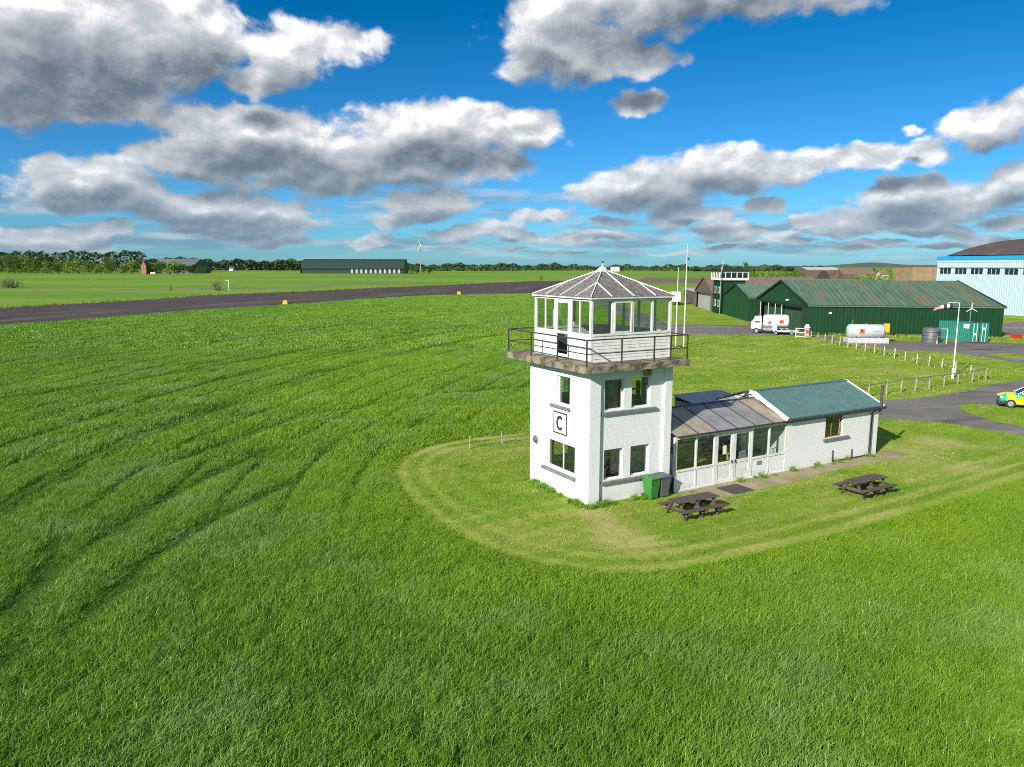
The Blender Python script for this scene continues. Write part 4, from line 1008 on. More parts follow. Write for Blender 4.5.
# glazed lean-to behind the ridge
rl=MB().box(4.16,7.7,3.3,3.38,2.9,3.44).box(4.16,7.7,4.62,4.7,2.6,3.66).box(4.16,4.24,3.38,4.62,2.6,3.44).box(7.62,7.7,3.38,4.62,2.6,3.44); rl.build('skylight_wall',MT['polyd'],ann)
for i in range(3):
    a=4.1+i*1.22; q=MB(); q.add([(a,3.2,3.50),(a+1.19,3.2,3.50),(a+1.19,4.8,3.74),(a,4.8,3.74),(a,3.2,3.45),(a+1.19,3.2,3.45),(a+1.19,4.8,3.69),(a,4.8,3.69)],[(0,1,2,3),(7,6,5,4),(0,4,5,1),(1,5,6,2),(2,6,7,3),(3,7,4,0)])
    q.build('roof_sheet',MT['polyd'],ann)
MB().bar((5.6,3.0,3.66),(7.6,2.55,3.98),.14,.1).build('valley_gutter',MT['black'],ann)

# porch contents
def athing(name,label,cat,x,y,z=.05,rz=0,group=None): return tthing(name,label,cat,4.79+x,-.304+y,z,rz,group)
ta=athing('display_table','brown table with folders behind the glazed porch doors','table',3.4,1.9,.05)
MB().box(-.8,.8,-.4,.4,.70,.75).build('table_top',MT['brownwood'],ta)
for x in (-.74,.74):
    for y in (-.34,.34): MB().box(x-.03,x+.03,y-.03,y+.03,0,.7).build('leg',MT['brownwood'],ta)
fo=athing('folder','yellow folder on the table behind the porch doors','folder',3.2,1.85,.80); MB().box(-.2,.2,-.14,.14,.001,.04).build('cover',MT['paper'],fo)
fg=athing('refrigerator','pale green refrigerator standing inside the tower end of the porch','fridge',.95,1.5,.05); MB().box(-.35,.35,-.32,.32,0,1.5).build('cabinet',M('pale_green_enamel',(.45,.62,.55),rough=.35),fg,bevel=.02); MB().box(-.33,.33,-.35,-.321,.05,1.46).build('door',M('pale_green_door',(.5,.66,.6),rough=.35),fg); MB().box(-.28,-.25,-.39,-.351,.7,1.1).build('handle',MT['galv'],fg)
pb=athing('pinboard','pale pinboard with papers leaning inside the fifth porch window','board',5.9,1.0,.05); MB().box(-.5,.5,-.02,.02,.7,2.25).build('panel',MT['interior'],pb)
for x,z,m_ in ((-.25,1.8,'paper'),(.2,1.9,'white'),(.15,1.4,'paper'),(-.2,1.25,'white')): MB().box(x-.14,x+.14,-.028,-.021,z-.18,z+.18).build('paper',MT[m_],pb)
for x in (-.45,.45): MB().box(x-.025,x+.025,-.25,.25,0,.05).box(x-.025,x+.025,-.02,.02,.05,.7).build('foot',MT['galv'],pb)
ps=athing('potted_plant','leafy potted plant by the annexe end of the porch','plant',7.1,.8,.05)
MB().tube([(0,0,0),(0,0,.35)],[.14,.19],12).build('pot',MT['redbrick'],ps)
pl=MB()
for k in range(60):
    a=random.random()*6.283; h=.5+random.random()*1.3; r=.12+.25*random.random(); c=Vector((math.cos(a)*r,math.sin(a)*r,h)); t_=Vector((random.uniform(-.1,.1),random.uniform(-.1,.1),.07)); w_=Vector((.05,.03,0))
    pl.add([c-w_,c+t_,c+w_,c-t_],[(0,1,2,3)])
pl.tube([(0,0,.3),(0,0,1.6)],.015); pl.build('foliage',M('house_plant_leaf',(.05,.14,.03),(.09,.2,.05),.5,8),ps)

def skin_body(name, verts, edges, radii, mat, parent=None, root=0):
    me=bpy.data.meshes.new(name); me.from_pydata(verts,edges,[]); me.materials.append(mat)
    o=bpy.data.objects.new(name,me); C.objects.link(o)
    if parent: o.parent=parent
    sk=o.modifiers.new('skin','SKIN'); 
    if not me.skin_vertices: me.skin_vertices.new()
    for i,r_ in enumerate(radii):
        me.skin_vertices[0].data[i].radius=(r_,r_) if not isinstance(r_,tuple) else r_
    me.skin_vertices[0].data[root].use_root=True
    ss=o.modifiers.new('sub','SUBSURF'); ss.levels=2; ss.render_levels=2
    for p in me.polygons: p.use_smooth=True
    return o
def person(name_loc):
    pe=athing('person','person in a yellow hi-vis vest and dark trousers standing inside the porch door','person',*name_loc)
    V=[(0,0,.92),(0,0,1.12),(0,0,1.36),(0,0,1.47),(0,-.01,1.56),(0,-.02,1.66),(0,-.01,1.75),
       (.1,0,.86),(.11,-.02,.48),(.11,.02,.09),(.12,-.14,.04),(-.1,0,.86),(-.11,-.01,.48),(-.11,.02,.09),(-.12,-.14,.04),
       (.19,0,1.38),(.25,.02,1.12),(.22,-.16,.95),(.18,-.25,.97),(-.19,0,1.38),(-.25,.02,1.12),(-.22,-.16,.95),(-.18,-.25,.97)]
    E_=[(0,1),(1,2),(2,3),(3,4),(4,5),(5,6),(0,7),(7,8),(8,9),(9,10),(0,11),(11,12),(12,13),(13,14),(2,15),(15,16),(16,17),(17,18),(2,19),(19,20),(20,21),(21,22)]
    r_=[.15,.14,.16,.06,.075,.10,.07,.09,.065,.045,.04,.09,.065,.045,.04,.06,.045,.035,.03,.06,.045,.035,.03]
    skin_body('body',V,E_,r_,MT['skin'],pe)
    skin_body('trousers',[(0,0,.95),(0,0,.9),(.1,0,.84),(.11,-.02,.48),(.11,.02,.1),(-.1,0,.84),(-.11,-.01,.48),(-.11,.02,.1)],[(0,1),(1,2),(2,3),(3,4),(1,5),(5,6),(6,7)],[.165,.165,.105,.08,.065,.105,.08,.065],MT['navy'],pe)
    skin_body('hi_vis_vest',[(0,0,.95),(0,0,1.12),(0,0,1.36),(0,0,1.44),(.19,0,1.39),(-.19,0,1.39),(.24,.02,1.2),(-.24,.02,1.2)],[(0,1),(1,2),(2,3),(2,4),(2,5),(4,6),(5,7)],[.17,.165,.185,.09,.085,.085,.065,.065],MT['hivis'],pe)
    skin_body('hair',[(0,.03,1.62),(0,.025,1.72),(0,.0,1.79)],[(0,1),(1,2)],[.085,.105,.07],MT['hair'],pe)
    return pe
person((4.7,1.05,.05,.35))

# ------------------------------------------------------------------ bins and picnic tables
def wheelie_bin(u,v,rz,label,body,lid):
    b=tthing('wheelie_bin',label,'bin',u,v,.02,rz,'wheelie bins by the tower')
    r0=[(-.22,-.24),(.22,-.24),(.22,.2),(-.22,.2)]; r1=[(-.29,-.33),(.29,-.33),(.29,.32),(-.29,.32)]
    q=MB().loft([[Vector((x,y,.06)) for x,y in r0],[Vector((x*1.0,y,.5)) for x,y in [(-.255,-.285),(.255,-.285),(.255,.26),(-.255,.26)]],[Vector((x,y,.98)) for x,y in r1]],smooth=False)
    q.box(-.31,.31,-.35,.34,.95,.995); q.build('body',body,b,bevel=.02)
    l=MB().loft([[Vector((x,y,1.0)) for x,y in [(-.31,-.37),(.31,-.37),(.31,.36),(-.31,.36)]],[Vector((x,y,1.05+(.02 if y>0 else 0))) for x,y in [(-.27,-.32),(.27,-.32),(.27,.33),(-.27,.33)]]],smooth=False)
    l.build('lid',lid,b,bevel=.015)
    for x in (-.24,.24): MB().tube([(x-.03,.25,.12),(x+.03,.25,.12)],.115,16).build('wheel',MT['rubber'],b)
    MB().tube([(-.28,.40,1.0),(.28,.40,1.0)],.018,8).box(-.27,-.24,.33,.41,.985,1.0).box(.24,.27,.33,.41,.985,1.0).build('handle',MT['black'],b)
wheelie_bin(3.30,-.42,.08,'bright green wheelie bin against the tower wall',MT['greenbin'],MT['greenbin'])
wheelie_bin(3.98,-.40,-.04,'dark grey wheelie bin right of the green bin',MT['greybin'],MT['greybin'])
def picnic(u,v,rz,label,w=1.0):
    t=tthing('picnic_table',label,'picnic table',u,v,.02,rz,'wooden picnic tables on the grass')
    L=1.2
    tp=MB()
    for k in range(5): tp.box(-L,L,-.365+k*.147,-.365+k*.147+.14,.71,.75)
    tp.build('table_top',MT['wood'],t,bevel=.006)
    for s in (-1,1):
        q=MB()
        for k in range(2): y=s*(.62+k*.147); q.box(-L-.12,L+.12,y-.07,y+.07,.42,.46)
        q.build('seat',MT['wood'],t,bevel=.006)
    for x in (-L+.28,0,L-.28):
        q=MB()
        q.bar((x,-.62,.0),(x,-.20,.71),.055,.12,up=(1,0,0)); q.bar((x,.62,.0),(x,.20,.71),.055,.12,up=(1,0,0))
        q.box(x+.028,x+.078,-.86,.86,.28,.42); q.box(x+.028,x+.078,-.34,.34,.62,.709)
        q.build('leg_frame',MT['wood'],t,bevel=.005)
    return t
picnic(3.42,-3.08,-.03,'weathered brown picnic table in front of the porch and wheelie bins')
picnic(12.72,-4.92,.0,'weathered brown picnic table standing alone in front of the plain annexe wall')

# ------------------------------------------------------------------ airfield masts, fences, windsock
def mast(x,y,h,label,heads):
    m=empty('mast',(x,y,0),0,label,'mast','white masts beside the taxi road')
    MB().tube([(0,0,0),(0,0,h*.62),(0,0,h)],[.09,.075,.03],10).build('pole',MT['white'],m)
    MB().box(-.18,.18,-.18,.18,0,.12).build('base_plate',MT['plinth'],m)
    if heads:
        for z,x0 in ((h*.80,-.22),(h*.86,.22)):
            MB().bar((0,0,z),(x0,0,z),.05).tube([(x0,0,z-.16),(x0,0,z+.18)],.13,10).build('instrument',MT['dark'],m)
    return m
p=G(675.6,346.5); mast(p.x,p.y,10.6,'shorter thin white mast behind the tower balcony',False)
p=G(683.6,347.5); mast(p.x,p.y,13.6,'taller thin white mast carrying small dark instruments near its top',True)

def fence(name,label,pts,h,mat,rails,railmat,group=None,postw=.085,cat='fence'):
    f=empty(name,(pts[0][0],pts[0][1],0),0,label,cat,group); o=Vector((pts[0][0],pts[0][1],0))
    for (x,y) in pts:
        hh=h*random.uniform(.93,1.06); lx,ly=random.uniform(-.04,.04),random.uniform(-.04,.04)
        q=MB().bar((x-o.x,y-o.y,-.02),(x-o.x+lx,y-o.y+ly,hh),postw); q.build('post',MT[mat],f)
    for z,w in rails:
        q=MB()
        for i in range(len(pts)-1):
            a,b=pts[i],pts[i+1]; q.bar((a[0]-o.x,a[1]-o.y,z+random.uniform(-.02,.02)),(b[0]-o.x,b[1]-o.y,z+random.uniform(-.02,.02)),w)
        q.build('rail' if w>.03 else 'wire',MT[railmat],f)
    return f
def line_pts(a,b,n): return [((a+(b-a)*(k/(n-1))).x,(a+(b-a)*(k/(n-1))).y) for k in range(n)]
fence('post_fence','long fence of pale posts and thin wire running past the fuel tank',line_pts(G(811,338.5),G(985.5,380),18),1.15,'paleposts',((1.0,.022),(.6,.022),(.25,.022)),'galv')
fp=[tuple(G(*q)[:2]) for q in ((985.5,380.6),(972,383),(957.5,385.2),(943.6,387),(929,389),(915,391),(900.6,393),(886,395.5),(868,398.5),(850,401.5),(832,404))]
fence('rail_fence','grey wooden fence with one dark top rail beside the drive',fp,1.15,'post',((1.12,.07),),'darkpost')
fp=[tuple(G(*q)[:2]) for q in ((469.7,449),(502,444),(531,440.5))]+[tuple(L2W(3.,8.)[:2])]
fence('wire_fence','two thin posts and sagging wire on the lawn behind the tower',fp,.85,'post',((.78,.02),(.4,.02)),'darkpost',postw=.055)

# gate and gate sign
g0=G(795.5,337.6); gt_=empty('white_gate',g0,R(-6),'low white braced gate by the corner of the big green hangar','gate')
q=MB(); w_=1.9;h_=1.5
for x in (0,w_): q.box(x-.06,x+.06,-.05,.05,0,h_)
for z in (.15,.8,1.42): q.box(.06,w_-.06,-.03,.03,z-.05,z+.05)
q.build('frame',MT['white'],gt_); MB().bar((.06,-.04,.2),(w_-.06,-.04,1.38),.08,.02).bar((.06,-.07,1.38),(w_-.06,-.07,.2),.08,.02).build('brace',MT['white'],gt_)
b0=G(806.5,338); bx_=empty('notice_post',b0,0,'stout post with pinkish notice board right of the white gate','sign')
MB().box(-.28,.28,-.2,.2,0,1.55).build('post',M('pinkish_board',(.55,.38,.34),(.45,.33,.30),.7,4),bx_,bevel=.02); MB().box(-.36,.36,-.26,.26,1.551,1.75).box(-.2,.2,-.2,.2,1.75,2.1).build('cap',MT['white'],bx_); MB().box(-.18,.18,-.22,-.201,.75,1.2).build('plate',MT['red'],bx_)

# windsock
w0=G(952.5,378.6); ws=empty('windsock',w0,0,'tall white windsock pole with the sock blowing towards the tower','windsock')
MB().tube([(0,0,0),(0,0,1.0),(0,0,1.02),(0,0,7.35)],[.13,.12,.065,.04],12).build('pole',MT['white'],ws)
MB().tube([(0,0,7.33),(-1.1,0,7.38)],.03,8).build('arm',MT['white'],ws)
sk=[]
for k in range(7):
    x=-.75-k*.27; r_=.27-.025*k; z=7.05-.02*k*k*.5
    sk.append([Vector((x,r_*math.cos(a),z+r_*math.sin(a))) for a in [2*math.pi*j/14 for j in range(14)]])
mb=MB()
for k in range(6):
    mi=[0,1,0,1,2,2][k]; mb.loft([sk[k],sk[k+1]],mi,cap=False)
MT['sockw']=M('faded_sock_white',(.55,.55,.62),rough=.8); MT['sockp']=M('faded_sock_pink',(.50,.25,.24),rough=.8)
mb.build('sock',[MT['navy'],MT['sockw'],MT['sockp']],ws); MB().tube([(-.74,0,7.33),(-.74,0,6.78)],.02,6).build('hoop',MT['galv'],ws)

# ------------------------------------------------------------------ hangars
def hangar(name,label,FR,FL,e1,L,eave,ridge,wallm,gablem,roofm,trim='gtrim',door=None,doorm='gdoor',doors=0,over=.22,rearw=None):
    """gable on the line FR-FL (right, left corner seen from the field), long side along e1"""
    FR=Vector((*FR,0));FL=Vector((*FL,0)); e1=Vector((*e1,0)).normalized(); W=(FL-FR).length; e2=(FL-FR)/W
    rz=math.atan2(e1.y,e1.x); h=empty(name,FR,rz,label,'hangar')
    loc=lambda P: Matrix.Rotation(-rz,3,'Z')@(P-FR)
    y=loc(FL); A=Vector((0,0,0)); Bq=y; k=Bq/W  # local gable line
    P=lambda s,t,z: Vector((t,0,z))+k*s
    n=Vector((-k.y,k.x,0)); 
    if n.x>0: n=-n
    # gable wall with doorway
    mb=MB(); d0,d1,dz=door if door else (0,0,0)
    def quad(*p): mb.add(p,[tuple(range(len(p)))])
    if door:
        quad(P(0,0,0),P(d0,0,0),P(d0,0,dz),P(0,0,dz)); quad(P(d1,0,0),P(W,0,0),P(W,0,dz),P(d1,0,dz))
        quad(P(0,0,dz),P(W,0,dz),P(W,0,eave),P(W/2,0,ridge),P(0,0,eave))
    else: quad(P(0,0,0),P(W,0,0),P(W,0,eave),P(W/2,0,ridge),P(0,0,eave))
    quad(P(0,L,0),P(W,L,0),P(W,L,eave),P(W/2,L,ridge),P(0,L,eave))
    mb.build('gable_wall',MT[gablem],h,fix=False)
    mb=MB(); quad=lambda *p: mb.add(p,[tuple(range(len(p)))])
    quad(P(0,0,0),P(0,L,0),P(0,L,eave),P(0,0,eave)); mb.build('side_wall',MT[wallm],h,fix=False)
    mb=MB(); quad(P(W,0,0),P(W,L,0),P(W,L,eave),P(W,0,eave)); mb.build('side_wall',MT[wallm],h,fix=False)
    for s0 in (-over*.4,W+over*.4):
        mb=MB(); zz=eave-.12
        a,b,c,d=P(s0,-over,zz),P(s0,L+over,zz),P(W/2,L+over,ridge+.08),P(W/2,-over,ridge+.08); dn=Vector((0,0,-.12))
        mb.add([a,b,c,d,a+dn,b+dn,c+dn,d+dn],[(0,1,2,3),(7,6,5,4),(0,4,5,1),(1,5,6,2),(3,2,6,7),(0,3,7,4)]); r_=mb.build('roof',MT[roofm],h)
    tr=MB()
    for t in (-over-.03,L+over+.03):
        for s0 in (-over*.4,W+over*.4): tr.bar(P(s0,t,eave-.15),P(W/2,t,ridge+.0),.1,.36)
    tr.build('barge_board',MT[trim],h)
    if door:
        inset=.5; wd=(d1-d0)/max(doors,1)
        for i in range(doors):
            a=d0+i*wd; q=MB(); c0=P(a+.02,inset+(.12 if i%2 else 0),0.02); c1=P(a+wd-.02,inset+(.12 if i%2 else 0),.02)
            q.add([c0,c1,c1+Vector((0,0,dz)),c0+Vector((0,0,dz))],[(0,1,2,3)]); dd=q.build('door',MT[doorm],h,fix=False)
        q=MB(); q.bar(P(d0-.2,-.06,dz),P(d1+.2,-.06,dz),.3,.45)
        for s in (d0,d1): q.bar(P(s,-.06,0),P(s,-.06,dz),.5,.3)
        q.build('door_surround',MT[trim],h)
    gq=MB().tube([P(-over*.4-.08,-over,eave-.2),P(-over*.4-.08,L+over,eave-.2)],.09,6); gq.build('gutter',MT['groof2' if roofm.startswith('g') else trim],h)
    return h,P,W
e1=(math.cos(R(-9)),math.sin(R(-9)))
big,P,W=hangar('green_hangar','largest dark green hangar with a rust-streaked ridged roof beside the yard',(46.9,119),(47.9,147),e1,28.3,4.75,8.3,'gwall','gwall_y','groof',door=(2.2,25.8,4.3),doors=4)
for s in (25.2,20.3,16.2,12.6): 
    MB().tube([P(s,-.25,.02),P(s,-.25,4.1)],.055,8).build('door_post',MT['white'],big)
q=MB().box(-.35,.35,-.12,0,-.12,.12); fl_=q.build('floodlight',MT['white'],big); fl_.location=P(10,-.15,5.1)
q=MB().box(-.2,.2,-.25,0,-.15,.15); fl_=q.build('floodlight',MT['white'],big); fl_.location=P(0,3.2,3.5)-Vector((0,.03,0))
hangar('green_hangar','middle green hangar with a plain gable left of the biggest one',(46.4,147.8),(47.7,170),(1,-.02),30,4.75,7.0,'gwall','gwall_y','groof2')
hangar('brown_hangar','brown hangar with grey sliding doors behind the small green tower',(47.4,178.5),(48.8,201.5),(1,-.03),27,4.5,8.0,'brownclad','brownclad','brownroof',trim='plough',door=(.8,22,4.4),doorm='greydoor',doors=2)
# long low store beyond
st=empty('low_store',(49.8,203,0),math.atan2(30,3.2),'long low brown store beyond the brown hangar','building')
MB().box(0,30,-8,0,0,3.7).build('wall',MT['brownclad'],st); MB().box(-.3,30.3,-8.3,.3,3.702,3.95).build('roof',MT['interior'],st)
# green watch tower
wt=empty('watch_tower',(47.2,171.4,0),0,'small green watch tower with a white glazed cab between two hangars','tower')
MB().box(0,5.6,0,6.2,0,7.6).build('wall',MT['gwall'],wt)
for (z) in (1.6,4.6):
    for y in (1.2,4.2):
        f_=MB().box(-.06,-.004,y-.75,y+.75,z,z+1.5).build('window',MT['white'],wt); MB().box(-.075,-.061,y-.6,y-.06,z+.15,z+1.35).box(-.075,-.061,y+.06,y+.6,z+.15,z+1.35).build('pane',MT['carglass'],f_)
cb=MB().box(-.5,6.1,-.5,6.7,7.602,8.1).box(-.5,6.1,-.5,6.7,9.35,9.55)
for k in range(6): 
    x=-.45+k*1.285
    for y in (-.47,6.57): cb.box(x,x+.16,y,y+.12,8.1,9.35)
for k in range(6):
    y=-.45+k*1.4
    for x in (-.48,5.94): cb.box(x,x+.12,y,y+.16,8.1,9.35)
cab=cb.build('glazed_cab',MT['white'],wt); MB().box(-.3,5.9,-.3,6.5,8.1,9.35).build('pane',MT['carglass'],cab)
MB().box(-.7,6.3,-.7,6.9,9.55,9.9).box(1.5,2.4,1.5,3,9.9,10.5).build('roof',MT['gtrim'],wt)
MB().tube([(-.25,-1.0,0),(-.25,-1.0,10.6)],.09,8).build('mast',MT['galv'],wt)
MB().tube([(.6,1,9.9),(.6,1,12.0)],.05,6).build('aerial',MT['white'],wt)
# white box lorry by the low store
bl=empty('box_lorry',(46.3,214,0),R(80),'white box lorry parked in front of the long low brown store','lorry')
MB().box(-4.2,1.0,-1.25,1.25,.95,3.6).build('box_body',MT['white'],bl,bevel=.04)
MB().loft([[Vector((x,y,z)) for y,z in ((-1.15,.6),(1.15,.6),(1.15,zt),(-1.15,zt))] for x,zt in ((1.1,2.5),(2.2,2.5),(2.75,1.6),(2.95,1.5))],smooth=False).build('cab',MT['white'],bl,bevel=.05)
MB().box(2.25,2.3,-1.0,1.0,1.7,2.4).build('windscreen',MT['carglass'],bl)
for x in (-3.2,2.0):
    for y in (-1.05,1.05): MB().tube([(x,y-.14,.48),(x,y+.14,.48)],.48,14).build('wheel',MT['rubber'],bl)
MB().box(-4.2,2.5,-.5,.5,.55,.9).build('chassis',MT['black'],bl)

# white refuelling tanker and the low trailer in front of it
def wheel(parent,x,y,r_,w=.28,rim=True):
    wh=MB().tube([(x,y-w/2,r_),(x,y+w/2,r_)],r_,18).build('wheel',MT['rubber'],parent)
    if rim: MB().tube([(x,y-w/2-.012,r_),(x,y+w/2+.012,r_)],r_*.58,14).build('rim',MT['chrome'],wh)
p=G(770,334.2); tk=empty('fuel_tanker',(p.x+.45,p.y+1.6,0),R(-16),'white fuel tanker lorry parked before the big hangar doors','tanker')
rings=[]
for x,s in ((-1.1,.05),(-1.08,.7),(-.98,.93),(-.8,1),(2.55,1),(2.75,.93),(2.88,.7),(2.92,.05)):
    rings.append([Vector((x,1.2*s*math.cos(a),2.0+1.02*s*math.sin(a))) for a in [2*math.pi*j/20 for j in range(20)]])
MT['truckw']=M('white_lorry_paint',(.8,.8,.8),(.6,.6,.58),.35,3)
MB().loft(rings).build('tank',MT['truckw'],tk)
MB().box(-.6,2.4,-.35,.35,3.0,3.1).build('walkway',MT['galv'],tk)
cabr=[[Vector((x,y,z)) for y,z in ((-1.1,.75),(1.1,.75),(1.1,1.7),(.98,zt),(-.98,zt),(-1.1,1.7))] for x,zt in ((-2.9,1.72),(-2.8,1.95),(-2.35,2.75),(-1.35,2.8))]
MB().loft(cabr,smooth=False).build('cab',MT['truckw'],tk,bevel=.16)
MB().add([(-2.80,-.85,2.0),(-2.80,.85,2.0),(-2.42,.8,2.66),(-2.42,-.8,2.66)],[(0,1,2,3)]).build('windscreen',MT['carglass'],tk)
for y in (-1.113,1.113): MB().box(-2.45,-1.6,min(y,y*.995),max(y,y*.995),1.78,2.0).build('side_window',MT['carglass'],tk)
MB().box(-2.7,2.8,-.45,.45,.6,.95).box(-.9,.9,-1.12,-.6,.55,1.0).build('chassis',MT['galv'],tk)
MB().add([(2.86,-.45,1.75),(2.86,.45,1.75),(2.80,.45,2.4),(2.80,-.45,2.4)],[(0,1,2,3)]).box(2.80,2.935,-.42,.42,1.72,2.35).build('hazard_plate',MT['red'],tk)
MB().box(1.35,2.0,-1.22,-1.17,1.75,2.25).build('hazard_plate',MT['red'],tk)
MB().box(-.35,.15,-1.235,-1.16,1.7,2.1).build('emblem',MT['sill'],tk)
for x in (-2.1,1.3,2.2):
    for y in (-.98,.98): wheel(tk,x,y,.46)
tr_=empty('flatbed_trailer',(p.x+1.0,p.y-.9,0),R(-12),'low grey flatbed trailer parked in front of the white tanker','trailer')
MB().box(-.9,2.9,-.75,.75,.62,.72).build('bed',MT['galv'],tr_); MB().box(-.9,2.9,-.79,-.751,.5,.78).build('side_rail',MT['tank'],tr_); MB().box(-1.0,-.3,-.6,.6,.721,1.5).build('pump_unit',MT['tank'],tr_,bevel=.04); MB().bar((-.9,0,.6),(-2.0,0,.5),.12).build('drawbar',MT['black'],tr_)
for x in (-.5,1.9):
    for y in (-.72,.72): wheel(tr_,x,y,.33,.2)

# fuel tank on its plinth
p=G(868,343.3); ft=empty('fuel_tank',(p.x,p.y+.9,0),R(-4),'pale grey cylindrical fuel tank lying on a long concrete plinth','tank')
MB().box(-2.75,2.9,-1.0,1.0,0,.72).build('plinth',MT['plinth'],ft,bevel=.03)
rings=[]
for x,s in ((-2.62,.05),(-2.58,.6),(-2.45,.9),(-2.25,1),(2.05,1),(2.25,.9),(2.36,.6),(2.4,.05)):
    rings.append([Vector((x,.98*s*math.cos(a),1.66+.98*s*math.sin(a))) for a in [2*math.pi*j/24 for j in range(24)]])
MB().loft(rings).build('cylinder',MT['tank'],ft)
for x in (-1.7,0,1.6): MB().box(x-.1,x+.1,-.8,.8,.721,1.0).build('saddle',MT['galv'],ft)
MB().tube([(-1.9,0,2.6),(-1.9,0,3.25)],.05,8).tube([(0,0,2.6),(0,0,2.72)],.2,12).build('vent_pipe',MT['galv'],ft)
for a,(x0,x1) in ((0,(-1.25,-.55)),): 
    hz=MB().box(x0,x1,-.02,.02,-.33,.33).build('hazard_sign',MT['orange'],ft); hz.location=(0,-1.0,1.75); 
    MB().box(x0+.2,x1-.2,-.03,-.021,-.14,.16).build('symbol',MT['black'],hz)
lt=MB()
for x in (.7,1.05,1.4): lt.box(x,x+.18,-.012,.02,-.08,.08)
o_=lt.build('lettering',MT['sill'],ft); o_.location=(0,-.985,1.72)
yb=empty('hose_cabinet',(p.x+2.75,p.y+.6,0),R(-4),'yellow hose cabinet on a stand at the end of the fuel tank','cabinet')
MB().box(-.35,.35,-.3,.3,1.5,2.75).build('cabinet',MT['yellow'],yb,bevel=.03); MB().box(-.28,.28,-.32,-.301,1.6,2.6).build('door',MT['yellow'],yb); MB().box(-.06,.06,-.06,.06,0,1.5).build('stand',MT['galv'],yb)
# dark plastic tank with white frame
p=G(934.5,343.0); dt=empty('water_tank',(p.x,p.y+1,0),0,'dark slate coloured round water tank by the hangar wall','tank')
MB().tube([(0,0,0),(0,0,1.95),(0,0,2.15)],[1.2,1.2,.9],20).build('body',MT['greybin'],dt); MB().tube([(0,0,2.15),(0,0,2.3)],.3,12).build('lid',MT['dark'],dt)
for z in (.5,1.0,1.5): MB().tube([(0,0,z-.03),(0,0,z+.03)],1.225,20).build('band',MT['dark'],dt)
p=G(941.5,343.8); wf=empty('tube_stand',(p.x,p.y,0),R(-4),'open white tubular stand in front of the dark water tank','stand')
MB().tube([(-.65,0,0),(-.65,0,2.1),(.65,0,2.1),(.65,0,0)],.07,8).build('hoop',MT['white'],wf); MB().tube([(-.65,.0,1.0),(.65,0,1.0)],.035,6).build('rail',MT['galv'],wf)
# container with a small turbine on a pole
p=G(969.5,342.6); cn=empty('shipping_container',(p.x,p.y,0),R(-3),'teal steel container with white door bars by the hangar','container')
rot=R(62)
sd=Vector((-math.cos(R(66)),math.sin(R(66)),0))*6.0; fd=Vector((math.cos(R(4)),math.sin(R(4)),0))*2.5
sd=Vector((-2.15,4.6,0)); hC=2.75
q=MB(); Z3=Vector((0,0,hC)); o0=Vector((0,0,.1))
def wavy(a,b,n,depth,nrm):
    pts=[]
    for k in range(n):
        s=(k+.0)/n; s2=(k+.5)/n
        pts+= [a+(b-a)*s, a+(b-a)*(s+.15/n), a+(b-a)*s2+nrm*depth, a+(b-a)*(s2+.15/n)+nrm*depth]
    return pts+[b]
nrm=Vector((fd.y,-fd.x,0)).normalized(); nl=-fd.normalized()
L_=wavy(o0,o0+sd,16,-.05,nl)
for i in range(len(L_)-1): q.add([L_[i],L_[i+1],L_[i+1]+Z3,L_[i]+Z3],[(0,1,2,3)])
R_=[v+fd for v in (o0,o0+sd)]; q.add([R_[0],R_[1],R_[1]+Z3,R_[0]+Z3],[(0,1,2,3)]); q.add([o0+sd,o0+sd+fd,o0+sd+fd+Z3,o0+sd+Z3],[(0,1,2,3)])
q.add([o0+Z3,o0+fd+Z3,o0+fd+sd+Z3,o0+sd+Z3],[(0,1,2,3)]); q.add([o0,o0+fd,o0+fd+sd,o0+sd],[(3,2,1,0)])
q.build('body',MT['tealbox'],cn,fix=False)
for k in (0,1):
    a=o0+fd*(k*.5+.02)-Vector((0,.03,0)); b=o0+fd*(k*.5+.48)-Vector((0,.03,0))
    dq=MB(); dq.add([a,b,b+Z3*.98,a+Z3*.98,a+Vector((0,.029,0)),b+Vector((0,.029,0)),b+Z3*.98+Vector((0,.029,0)),a+Z3*.98+Vector((0,.029,0))],[(0,1,2,3),(0,4,5,1),(1,5,6,2),(2,6,7,3),(3,7,4,0)]); dd=dq.build('door',MT['tealbox'],cn)
    for s in (.3,.72):
        c=a+(b-a)*s-Vector((0,.06,0)); MB().tube([c+Vector((0,0,.05)),c+Z3*.96],.04,8).build('lock_bar',MT['white'],dd)
    c=a+(b-a)*.5-Vector((0,.06,1.0))+Vector((0,0,2.1 if k==0 else 2.9)); MB().box(c.x-.14,c.x+.14,c.y-.02,c.y+.02,c.z-.14,c.z+.14).build('plate',MT['white'],dd)
for s in (fd*0,fd): q=MB().obox(o0+s+Z3/2-Vector((0,.02,0)),(.07,0,0),(0,.06,0),(0,0,hC/2)); q.build('corner_post',MT['tealbox'],cn)
sg2=MB().obox(o0+sd*.12+Vector((nl.x*.08,nl.y*.08,2.2)),sd.normalized()*.42,nl*.015,(0,0,.3)); sg2.build('notice',MT['paper'],cn)
p2=Vector((p.x+1.1,p.y+2.2,0))
tb=empty('small_wind_turbine',(p2.x,p2.y,0),R(-8),'small three bladed white wind turbine on a pole behind the teal container','turbine')
MB().tube([(0,0,0),(0,0,4.75)],.05,8).build('pole',MT['galv'],tb)
MB().tube([(0,-.22,4.75),(0,.25,4.75)],[.09,.07],10).build('nacelle',MT['white'],tb)
